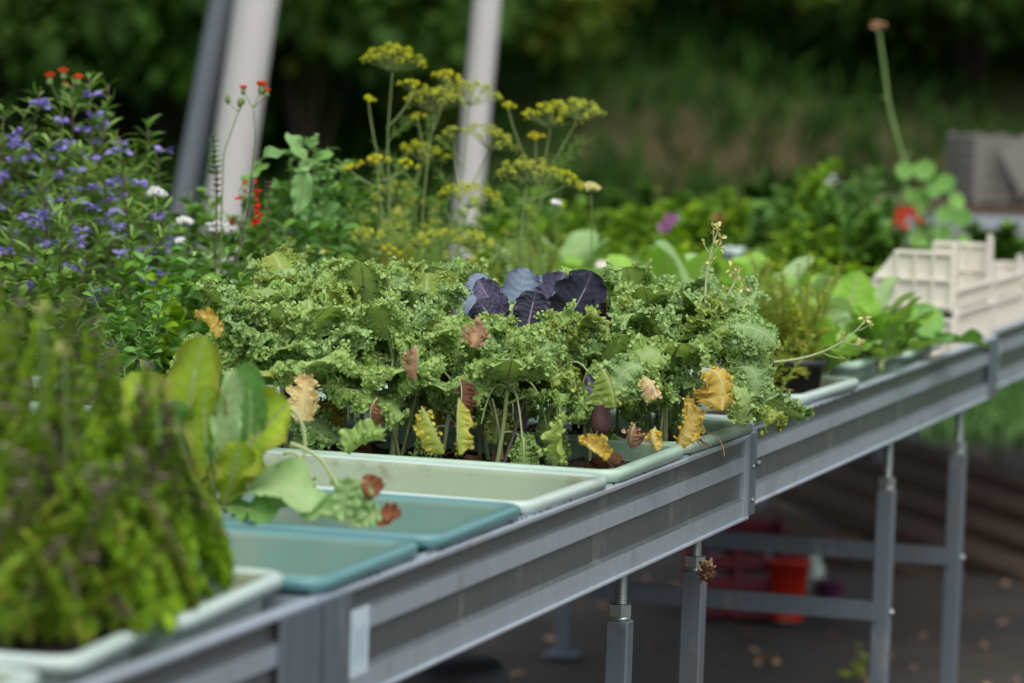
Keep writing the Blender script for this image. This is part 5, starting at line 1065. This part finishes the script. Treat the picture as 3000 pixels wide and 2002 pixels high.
# tall seed stalk
rs = np.random.RandomState(3); d = 8.3; pa = [at(x, y, d) for x, y in ((2645, 700), (2650, 520), (2645, 460), (2605, 320), (2590, 200), (2573, 80))]; b = vert_base(pa[0])
t = thing('seed_stalk', 'tall single green stalk with a brown dry seed head', 'plant', b); P = [b] + pa; kk = np.linspace(0, 6, 44); p = np.stack([np.interp(kk, range(7), [q[i] for q in P]) for i in range(3)], 1)
for _ in range(4): p[1:-1] = (p[:-2] + 2 * p[1:-1] + p[2:]) / 4
g = G(); tube(g, p, .0052, .0034, 8); tube(g, bez(at(2650, 470, d), at(2655, 460, d), at(2668, 450, d), 5), .003, .002, 5); tube(g, bez(at(2592, 285, d), at(2586, 282, d), at(2582, 290, d), 4), .003, .001, 5); g.build('stalk', M['gstem'], t)
g = G(); e = p[-1]; n = 60; a = rs.uniform(0, 6.28, n); dd = norm(np.stack([np.cos(a), np.sin(a), rs.uniform(-.1, .9, n)], 1)); scatter(g, OVAL, e + dd * .003, dd, norm(rs.normal(0, 1, (n, 3))), rs.uniform(.010, .019, n), rs); g.build('seed_head', M['tan'], t)
# cream square pots, white cloth
def sqpot(label, x, y, d, s, h, mat='crate', name='square_pot'):
    c = at(x, y, d); zt = c[2]; c = np.array([c[0], c[1], zt - h]); t = thing(name, label, 'pot', c); R = []
    for a, b in ((.78, 0), (.93, .84), (1.0, .84), (1.02, 1.0), (.90, 1.0), (.88, .85), (.74, .05)):
        rg = rrect(s * a, s * a, s * .18, 4); R.append(c + rg[:, :1] * U + rg[:, 1:] * V + Z * h * b)
    g = G(); k = len(R[0]); g.add(np.concatenate(R), grid_quads(len(R), k, True))
    for e in (0, len(R) - 1): g.add(np.vstack([R[e], R[e].mean(0)]), None, np.stack([np.arange(k), (np.arange(k) + 1) % k, np.full(k, k)], 1))
    g.build('pot_shell', M[mat], t)
sqpot('cream square pot rim showing behind the purple cabbage', 1735, 768, 7.6, .040, .10); sqpot('upright white square pot behind the mustard stem', 2190, 735, 8.0, .026, .09, 'white_tray'); sqpot('small white square pot left of the upright one', 2150, 725, 8.05, .020, .09, 'white_tray')

# ------------------------------------------------------------------ cream crates
def crate(label, u, v, z, su, sv, hend, hlow, ang=0, mat='crate', levels=2, group='stacking crates', tw=.40):
    c = W(u, v, z); a = math.radians(ang); X = U * math.cos(a) + V * math.sin(a); Y = -U * math.sin(a) + V * math.cos(a); t = thing('crate', label, 'crate', c, group)
    def P(x, y, zz): return c + X * x + Y * y + Z * zz
    g = G(); box(g, P(0, 0, .004), X * su / 2, Y * sv / 2, Z * .004); g.build('crate_base', M[mat], t, smooth=False)
    for sx in (-1, 1):                                      # high end panels, narrower at the top
        g = G(); x0 = sx * su / 2; th = .0016
        prof = [(-sv / 2, .008), (sv / 2, .008), (sv / 2, hend * .45), (sv / 2 * tw, hend), (-sv / 2 , hend), (-sv / 2, hend * .4)]
        v = np.array([P(x0 + dx, y, zz) for dx in (-th, th) for y, zz in prof]); n = 6
        g.add(v, grid_quads(2, n, True)); cc = [P(x0 - th, 0, hend * .45), P(x0 + th, 0, hend * .45)]
        for e in (0, 1): g.add(np.vstack([v[e * n:(e + 1) * n], cc[e]]), None, np.stack([np.arange(n), (np.arange(n) + 1) % n, np.full(n, n)], 1))
        ep = g.build('end_panel', M[mat], t, smooth=False)
        for sd_ in (-1, 1):
            xx = x0 + sd_ * .0052; g = G()
            for k in range(levels + 1):
                zz = .010 + (hend - .014) * k / levels; w_ = sv / 2 if zz < hend * .42 else sv / 2 * np.interp(zz, [hend * .45, hend], [1, tw]); y0 = -sv / 2; y1 = w_
                box(g, P(xx, (y0 + y1) / 2, zz), X * .0038, Y * (y1 - y0) / 2, Z * .0028)
            for yy in np.linspace(-sv / 2 + .003, sv / 2 * tw - .004, 4):
                box(g, P(xx + sd_ * .0006, yy, hend / 2 + .002), X * .0036, Y * .0022, Z * (hend / 2 - .008))
            yy = sv / 2 - .004; box(g, P(xx, yy, hend * .24), X * .0036, Y * .003, Z * hend * .2)
            g.build('rib', M[mat], ep, smooth=False)
    for sy in (-1, 1):
        g = G(); y0 = sy * sv / 2; box(g, P(0, y0, hlow / 2 + .008), X * (su / 2 - .002), Y * .0015, Z * hlow / 2)
        sp = g.build('side_panel', M[mat], t, smooth=False); g = G()
        box(g, P(0, y0 + sy * .004, hlow + .008), X * su / 2, Y * .0045, Z * .0028)
        for xx in np.linspace(-su / 2 + .006, su / 2 - .006, 12): box(g, P(xx, y0 + sy * .0035, hlow / 2 + .008), X * .0018, Y * .0028, Z * hlow / 2)
        g.build('rib', M[mat], sp, smooth=False)
        for sx in (-1, 1):
            hp = hend + .018 if sy < 0 or hlow > hend * .7 else hend * .42; g = G(); box(g, P(sx * (su / 2 - .018), y0 + sy * .002, hp / 2), X * .018, Y * .0018, Z * hp / 2, bev=.001); box(g, P(sx * (su / 2 + .001), y0 + sy * .002, hp / 2 - .003), X * .0022, Y * .0045, Z * (hp / 2 - .003)); g.build('corner_post', M[mat], t, smooth=False)
    return t
crate('lower cream crate on the bench edge, stacked under another', 1.90, .125, DECK + .001, .36, .165, .086, .086, levels=1)
crate('upper cream crate with a cut away side, on top of the lower one', 1.90, .125, DECK + .098, .36, .155, .112, .030)
crate('lower cream crate of the second stack at the right edge', 2.40, .15, DECK + .001, .32, .165, .075, .075, levels=1)
crate('upper cream crate of the second stack at the right edge', 2.40, .15, DECK + .086, .32, .155, .062, .03)
crate('cream crate partly cut by the right edge of the picture', 2.80, .20, DECK + .001, .34, .17, .105, .08)
crate('farthest cream crate behind the others at the right edge', 3.2, .22, DECK + .001, .34, .17, .10, .08)
feather('crate_herb', 'small green herb growing inside the upper cream crate', 'herb', W(1.93, .13, DECK + .105), [W(1.93 + a_, .13 + b_ * .6, .95 + c_) for a_, b_, c_ in ((0, 0, 0), (.05, .03, .02), (-.05, -.03, -.02), (.08, -.06, .0), (.1, .05, .03))], ('midl', 'basil'), 811, 40, (.015, .03), .0012, tpl=OVAL)
# grey crates far right
def slatcrate(label, x, y, d, w_, h, dp, ang, slats=5):
    c = at(x, y, d); t = thing('grey_crate', label, 'crate', c, 'grey weathered crates'); a = math.radians(ang); X = np.array([math.cos(a), math.sin(a), 0]); Y = np.array([-math.sin(a), math.cos(a), 0])
    for sy in (-1, 1):
        g = G()
        for k in range(slats): box(g, c + Y * sy * dp / 2 + Z * (h * (k + .5) / slats), X * w_ / 2, Y * .006, Z * h / slats * .36)
        for k in (-1, 0, 1): box(g, c + X * k * w_ * .47 + Y * sy * (dp / 2 + .010) + Z * h / 2, X * .012, Y * .004, Z * h / 2)
        g.build('slatted_side', M['greycrate'], t, smooth=False)
    for sx in (-1, 1):
        g = G()
        for k in range(slats): box(g, c + X * sx * w_ / 2 + Z * (h * (k + .5) / slats), X * .006, Y * dp / 2, Z * h / slats * .36)
        g.build('slatted_end', M['greycrate'], t, smooth=False)
    g = G(); box(g, c + Z * .004, X * w_ / 2, Y * dp / 2, Z * .004); g.build('crate_base', M['greycrate'], t, smooth=False)
slatcrate('weathered grey slatted crate beyond the round leaved plant', 2895, 590, 11.0, .16, .19, .3, 8); slatcrate('weathered grey crate at the right edge beside a leaning board', 3020, 600, 11.2, .17, .17, .3, 8, 4)
c0 = at(2895, 592, 11.0); g = G(); tt = thing('work_table', 'shaded table far behind carrying the grey crates', 'table', (c0[0] + .1, c0[1], 0)); box(g, (c0[0] + .15, c0[1], c0[2] - .015), (.5, 0, 0), (0, .3, 0), (0, 0, .012)); g.build('table_top', M['wood'], tt, smooth=False)
for sx in (-.3, .6):
    for sy in (-.26, .26): g = G(); hh = (c0[2] - .027) / 2; box(g, (c0[0] + sx, c0[1] + sy, hh), (.02, 0, 0), (0, .02, 0), (0, 0, hh)); g.build('leg', M['galv'], tt, smooth=False)
g = G(); p0 = at(2925, 400, 10.8); p1 = at(2995, 540, 10.8); X = norm(np.array([.5, -.1, .0])); dd = norm(p1 - p0); box(g, (p0 + p1) / 2 + X * .06, dd * np.linalg.norm(p1 - p0) / 2, norm(np.cross(dd, [0, 1, 0])) * .07, np.array([0, .006, 0])); tag(g.build('leaning_board', M['greycrate'], smooth=False), 'pale grey board leaning over the grey crates', 'board')

# ------------------------------------------------------------------ foreground herbs, bottom left
def fherb(label, tips, d, seed, mats=('midl', 'lime', 'basil'), spikes=3, n=120):
    T = [at(x, y, d + random.Random(seed * 7 + i).uniform(-.07, .07)) for i, (x, y) in enumerate(tips)]; c = np.mean(T, 0)
    t, paths, rs = feather('leafy_basil', label, 'basil', np.array([c[0], c[1], DECK + .05]), T, mats, seed, n, (.009, .020), .0010, 'basil like herbs in the nearest tray', 'gstem', leaf_tpl(.15, .3, .3, 4), .06, .0, .2, 1.3)
    for pth in paths[:spikes + 2]:
        g = G()
        m0, tp = pth[6], pth[-1] + Z * .012; nw = 12
        for k in range(nw):
            c = m0 + (tp - m0) * (k + .5) / nw; nn = 8; a = np.arange(nn) / nn * 6.28 + rs.rand(); dd = norm(np.stack([np.cos(a), np.sin(a), np.full(nn, .4)], 1)); scatter(g, OVAL, np.tile(c, (nn, 1)), dd, np.tile(Z, (nn, 1)), rs.uniform(.009, .014, nn) * (1.1 - .4 * k / nw), rs)
        g.build('flower_spike', M['spike'], t)
FGX = [([(60, 1700), (140, 1690), (0, 1720), (210, 1700)], 3.40, 0, 'very low lime herb along the front rim at the left edge'), ([(300, 1670), (380, 1660), (250, 1700), (430, 1650)], 3.46, 0, 'very low lime herb along the rim next to the corner'), ([(100, 1540), (200, 1520), (300, 1500)], 3.44, 0, 'bright herb filling the lower middle of the foreground clump'), ([(420, 1480), (340, 1500), (460, 1540)], 3.5, 0, 'bright herb filling the lower right of the foreground clump'), ([(610, 1330), (590, 1420), (560, 1260)], 3.74, 2, 'foreground herb closest to the big olive chicory leaf'), ([(-30, 1300), (60, 1360), (120, 1420)], 3.45, 2, 'foreground herb low at the very left edge'), ([(260, 1400), (330, 1450), (200, 1380), (400, 1500)], 3.46, 2, 'foreground herb in the lower middle of the clump'), ([(180, 1620), (60, 1640), (120, 1600), (-10, 1620)], 3.36, 0, 'shortest lime herb at the front of the pale tray'), ([(440, 1280), (400, 1180), (300, 1180)], 3.7, 3, 'foreground herb behind the one touching the chicory')]
FG = [([(60, 860), (0, 850), (130, 880), (30, 960)], 3.62, 2, 'bushy herb at the left edge, reaching highest in the foreground'), ([(200, 880), (150, 930), (250, 960), (100, 1000)], 3.64, 2, 'herb under the pale bud in the foreground clump'),
      ([(300, 960), (330, 1030), (260, 1080), (220, 1120)], 3.66, 3, 'foreground herb with brown spikes left of the chicory'), ([(420, 1090), (470, 1150), (380, 1190), (350, 1240)], 3.66, 4, 'foreground herb with purple brown spikes touching the chicory'),
      ([(530, 1210), (570, 1290), (500, 1330), (560, 1400)], 3.66, 4, 'rightmost foreground herb with purple grey spikes'), ([(0, 1100), (80, 1150), (-60, 1080), (40, 1250)], 3.52, 3, 'foreground herb cut by the left edge, with brown spikes'),
      ([(180, 1200), (120, 1280), (240, 1300), (280, 1200)], 3.52, 4, 'foreground herb in the middle of the clump with many brown spikes'), ([(400, 1350), (340, 1400), (460, 1440), (300, 1350)], 3.52, 3, 'low foreground herb above the pale tray'),
      ([(60, 1450), (140, 1480), (0, 1420), (200, 1440)], 3.42, 0, 'low lime green herb at the lower left'), ([(300, 1560), (380, 1540), (440, 1600), (240, 1580)], 3.45, 0, 'low lime herb at the tray rim'), ([(480, 1430), (500, 1500), (440, 1560), (420, 1500)], 3.6, 1, 'low herb at the right end of the foreground clump'),
      ([(-80, 950), (-120, 1050), (-60, 1200)], 3.6, 2, 'foreground herb mostly beyond the left edge')]
for k, (tips, d, sp, lb) in enumerate(FG + FGX):
    rq = random.Random(k); tips = [(x + rq.uniform(-45, 45) * j, y + rq.uniform(0, 130) * j) for x, y in tips for j in (0, 1, 1)]; tips = [(min(x, 515 + 20 * math.sin(y) - max(0, y - 1450) * .35), y) for x, y in tips]
    fherb(lb, tips, d, 900 + k, spikes=sp, n=320, mats=('midl', 'ylf', 'lime') if sp == 0 else ('lime', 'midl', 'lime'))
for k, (x, y) in enumerate(((120, 900), (188, 1020))):
    blob(['pale cream bud high in the foreground herbs', 'pale yellow bud lower in the foreground herbs'][k], x, y, 3.5, .006, 'must', 40 + k, 14, name='cream_bud')

# ------------------------------------------------------------------ under the benches
def plank(label, x0, y0, x1, y1, d0, d1, w_, th, seed):
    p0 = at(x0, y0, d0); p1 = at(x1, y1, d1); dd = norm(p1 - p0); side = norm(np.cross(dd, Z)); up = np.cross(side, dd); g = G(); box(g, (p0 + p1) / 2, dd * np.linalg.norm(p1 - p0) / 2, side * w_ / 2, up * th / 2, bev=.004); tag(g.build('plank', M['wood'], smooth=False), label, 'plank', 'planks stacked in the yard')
PL = [(2150, 1370, 3120, 1730, 10.6, 9.8), (2250, 1340, 3150, 1640, 10.8, 10.1), (2400, 1310, 3180, 1560, 11.0, 10.3), (2520, 1290, 3200, 1480, 11.2, 10.6), (2060, 1450, 2980, 1800, 10.3, 9.7), (2000, 1520, 2700, 1740, 10.3, 9.9)]
PT = ['third plank down from the top of the stacked timber', 'second plank from the top of the stacked timber', 'upper plank of the stacked timber behind the bench legs', 'topmost dark plank of the pile at the far right', 'fourth plank down, its end near the red bucket', 'lowest short plank of the pile, nearest the crimson crate']
for k, a_ in enumerate(PL): plank(PT[k], *a_, .16, .045, k)
def plainbench(): pass
# crimson crate
c = atz(2165, 1830, 0); c[1] += .25
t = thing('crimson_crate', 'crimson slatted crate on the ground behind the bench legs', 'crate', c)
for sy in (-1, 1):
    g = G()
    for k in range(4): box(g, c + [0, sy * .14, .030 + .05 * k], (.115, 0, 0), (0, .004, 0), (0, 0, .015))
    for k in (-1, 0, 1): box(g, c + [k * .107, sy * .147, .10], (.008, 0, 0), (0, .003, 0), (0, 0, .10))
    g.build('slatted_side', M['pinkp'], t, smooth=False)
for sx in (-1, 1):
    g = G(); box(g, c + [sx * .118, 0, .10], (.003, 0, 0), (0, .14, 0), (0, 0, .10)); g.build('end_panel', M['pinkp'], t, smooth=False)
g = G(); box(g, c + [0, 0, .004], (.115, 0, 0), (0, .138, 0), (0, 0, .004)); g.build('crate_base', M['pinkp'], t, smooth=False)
c = atz(2305, 1815, 0); t = thing('red_bucket', 'bright red bucket standing behind the lower cross bar', 'bucket', c); g = G(); k = 28; an = np.arange(k) / k * 6.283
R = np.array([[c + [r * math.cos(x), r * math.sin(x), z] for x in an] for r, z in ((.036, 0), (.050, .135), (.054, .135), (.054, .145), (.047, .145), (.034, .006))]); g.add(R, grid_quads(6, k, True))
for e in (0, 5): g.add(np.vstack([R[e], R[e].mean(0)]), None, np.stack([np.arange(k), (np.arange(k) + 1) % k, np.full(k, k)], 1))
g.build('bucket_shell', M['redp'], t); g = G(); tube(g, np.array([c + [.054 * math.cos(a), -.01, .13 + .05 * math.sin(a)] for a in np.linspace(0, math.pi, 16)]), .002, .002, 6); g.build('handle', M['zinc'], t)
c = atz(2385, 1745, 0) * 1.0; t = thing('white_bottle', 'small whitish bottle right of the red bucket', 'bottle', c); g = G(); tube(g, np.array([c + [0, 0, z] for z in (0, .01, .07, .085, .10, .11)]), np.array([.018, .022, .022, .012, .010, .010]), None, 16); g.build('bottle_body', M['white_tray'], t); g = G(); tube(g, np.array([c + [0, 0, .108], c + [0, 0, .125]]), .012, .012, 14); g.build('cap', M['mint'], t)
M['violetpot'] = solid('dull_violet_plastic', (0.10, 0.03, 0.09), (0.14, 0.05, 0.12), .5)
c = atz(2430, 1760, 0); pot('plant_pot', 'dull violet pot on the ground beside the whitish bottle', c, .04, .05, 'violetpot', group=None)
c = atz(1330, 2030, 0); c = np.array([-.10, 7.0, 0]); t = thing('black_tub', 'big upturned black tub on the ground under the bench', 'tub', c); g = G(); k = 40; an = np.arange(k) / k * 6.283
zt = at(1330, 1938, 7.0)[2]; R = np.array([[c + [r * .13 * math.cos(x), r * .13 * math.sin(x), z * zt] for x in an] for r, z in ((1.0, 0), (1.03, .05), (.98, .06), (.90, .75), (.84, .88), (.72, .96), (.5, .995), (.25, 1.0))]); g.add(R, grid_quads(8, k, True)); g.add(np.vstack([R[-1], R[-1].mean(0)]), None, np.stack([np.arange(k), (np.arange(k) + 1) % k, np.full(k, k)], 1)); g.build('tub_shell', M['pot'], t)
# litter on the ground
rs = np.random.RandomState(21); g = G(); n = 380; x = rs.uniform(-1.2, 2.2, n); y = rs.uniform(7.2, 12.5, n); scatter(g, OVAL, np.stack([x, y, np.full(n, .004)], 1), norm(rs.normal(0, 1, (n, 3)) * [1, 1, .15]), norm(Z + rs.normal(0, .3, (n, 3))), rs.uniform(.015, .045, n), rs)
tag(g.build('litter', M['tan'], origin=(0, 9, 0)), 'scattered dry brown leaves on the yard floor', 'leaf litter', kind='stuff')
rs = np.random.RandomState(2); p = atz(2508, 1990, 0); feather('seedling', 'lone thin weed with a yellowish head on the ground between the bench legs', 'weed', p, [at(2505, 1890, 8.15), at(2530, 1960, 8.1), at(2480, 1975, 8.1)], ('lime', 'ylf'), 5, 16, (.01, .025), .001, tpl=OVAL)
# dry leaf clump hanging on the second leg's nut
c = W(-.085, .05, .625); t = thing('dry_leaf_clump', 'brown dead leaf clump caught on the nut of the second leg', 'dead leaf', c + U * .0); rs = np.random.RandomState(6)
for k in range(5):
    p0 = at(2063 + rs.uniform(-4, 4), 1640 + 8 * k, 5.32); p2 = at(2070 + rs.uniform(-12, 10), 1675 + 7 * k, 5.32); kale_leaf(t, rs, p0, (p0 + p2) / 2 + [.004, -.004, 0], p2, .006, ['tan', 'brown', 'brown'][k % 3], hint=(0, -1, .2), pet=.1, ns=50, ntt=9, pr=.0006)
# dead roots hanging over the rim right of the kale, and a wiry tendril
t = thing('dry_roots', 'dry wiry roots trailing over the mint rim near the bench joint', 'dead roots', at(2040, 1290, 4.93)); rs = np.random.RandomState(9); g = G()
for k in range(9):
    p0 = at(2030 + rs.uniform(-10, 10), 1270 + rs.uniform(-5, 5), 4.98); p2 = at(2072 + rs.uniform(-18, 12), 1310 + rs.uniform(-8, 8), 4.90); tube(g, bez(p0, at(2045 + rs.uniform(-12, 12), 1285 + rs.uniform(-12, 12), 4.92), p2, 9), .0008, .0005, 5)
tube(g, bez(at(2060, 1265, 4.96), at(2120, 1270, 4.9), at(2122, 1340, 4.9), 16), .0008, .0008, 5); g.build('root_strands', M['tan'], t)

for lb, u0, u1, nn_ in (('dry brown leaf crumbs scattered in the near empty whitish tray', -1.0, -.75, 26), ('dry leaf crumbs scattered in the blue green trays', -1.70, -1.10, 60)):
    rs = np.random.RandomState(int(-u0 * 10)); g = G(); uu = rs.uniform(u0, u1, nn_); vv = rs.uniform(.04, .45, nn_)
    P_ = np.array([W(a, b, DECK + .007) for a, b in zip(uu, vv)]); scatter(g, OVAL, P_, norm(rs.normal(0, 1, (nn_, 3)) * [1, 1, .3]), norm(Z + rs.normal(0, .5, (nn_, 3))), rs.uniform(.008, .020, nn_), rs)
    tag(g.build('leaf_crumbs', M['tan']), lb, 'leaf litter', kind='stuff')
rs = np.random.RandomState(77); g = G(); nn_ = 70; uu = rs.uniform(-1.75, .9, nn_)
P_ = np.array([W(a, -.001 + rs.uniform(0, .006), .8015) for a in uu]); scatter(g, OCT, P_, norm(rs.normal(0, 1, (nn_, 3))), norm(rs.normal(0, 1, (nn_, 3))), rs.uniform(.002, .006, nn_), rs)
tag(g.build('soil_crumbs', M['soil']), 'crumbs of soil along the top of the bench rail', 'soil', kind='stuff')

rs = np.random.RandomState(5); g = G(); nn_ = 46; q_ = OVAL[0].copy(); q_[:, 2] += .18 * np.sin(q_[:, 1] * 9 + q_[:, 0] * 14)
P_ = np.array([W(a, b, SOILZ + .008) for a, b in zip(rs.uniform(-.66, 0, nn_), rs.uniform(.05, .5, nn_))])
scatter(g, (q_, OVAL[1], OVAL[2], OVAL[3]), P_, norm(rs.normal(0, 1, (nn_, 3)) * [1, 1, .7]), norm(Z + rs.normal(0, .9, (nn_, 3))), rs.uniform(.018, .042, nn_), rs, wscale=1.5)
tag(g.build('dead_leaves', M['brown']), 'dead brown leaves fallen between the kale stems', 'leaf litter', kind='stuff')
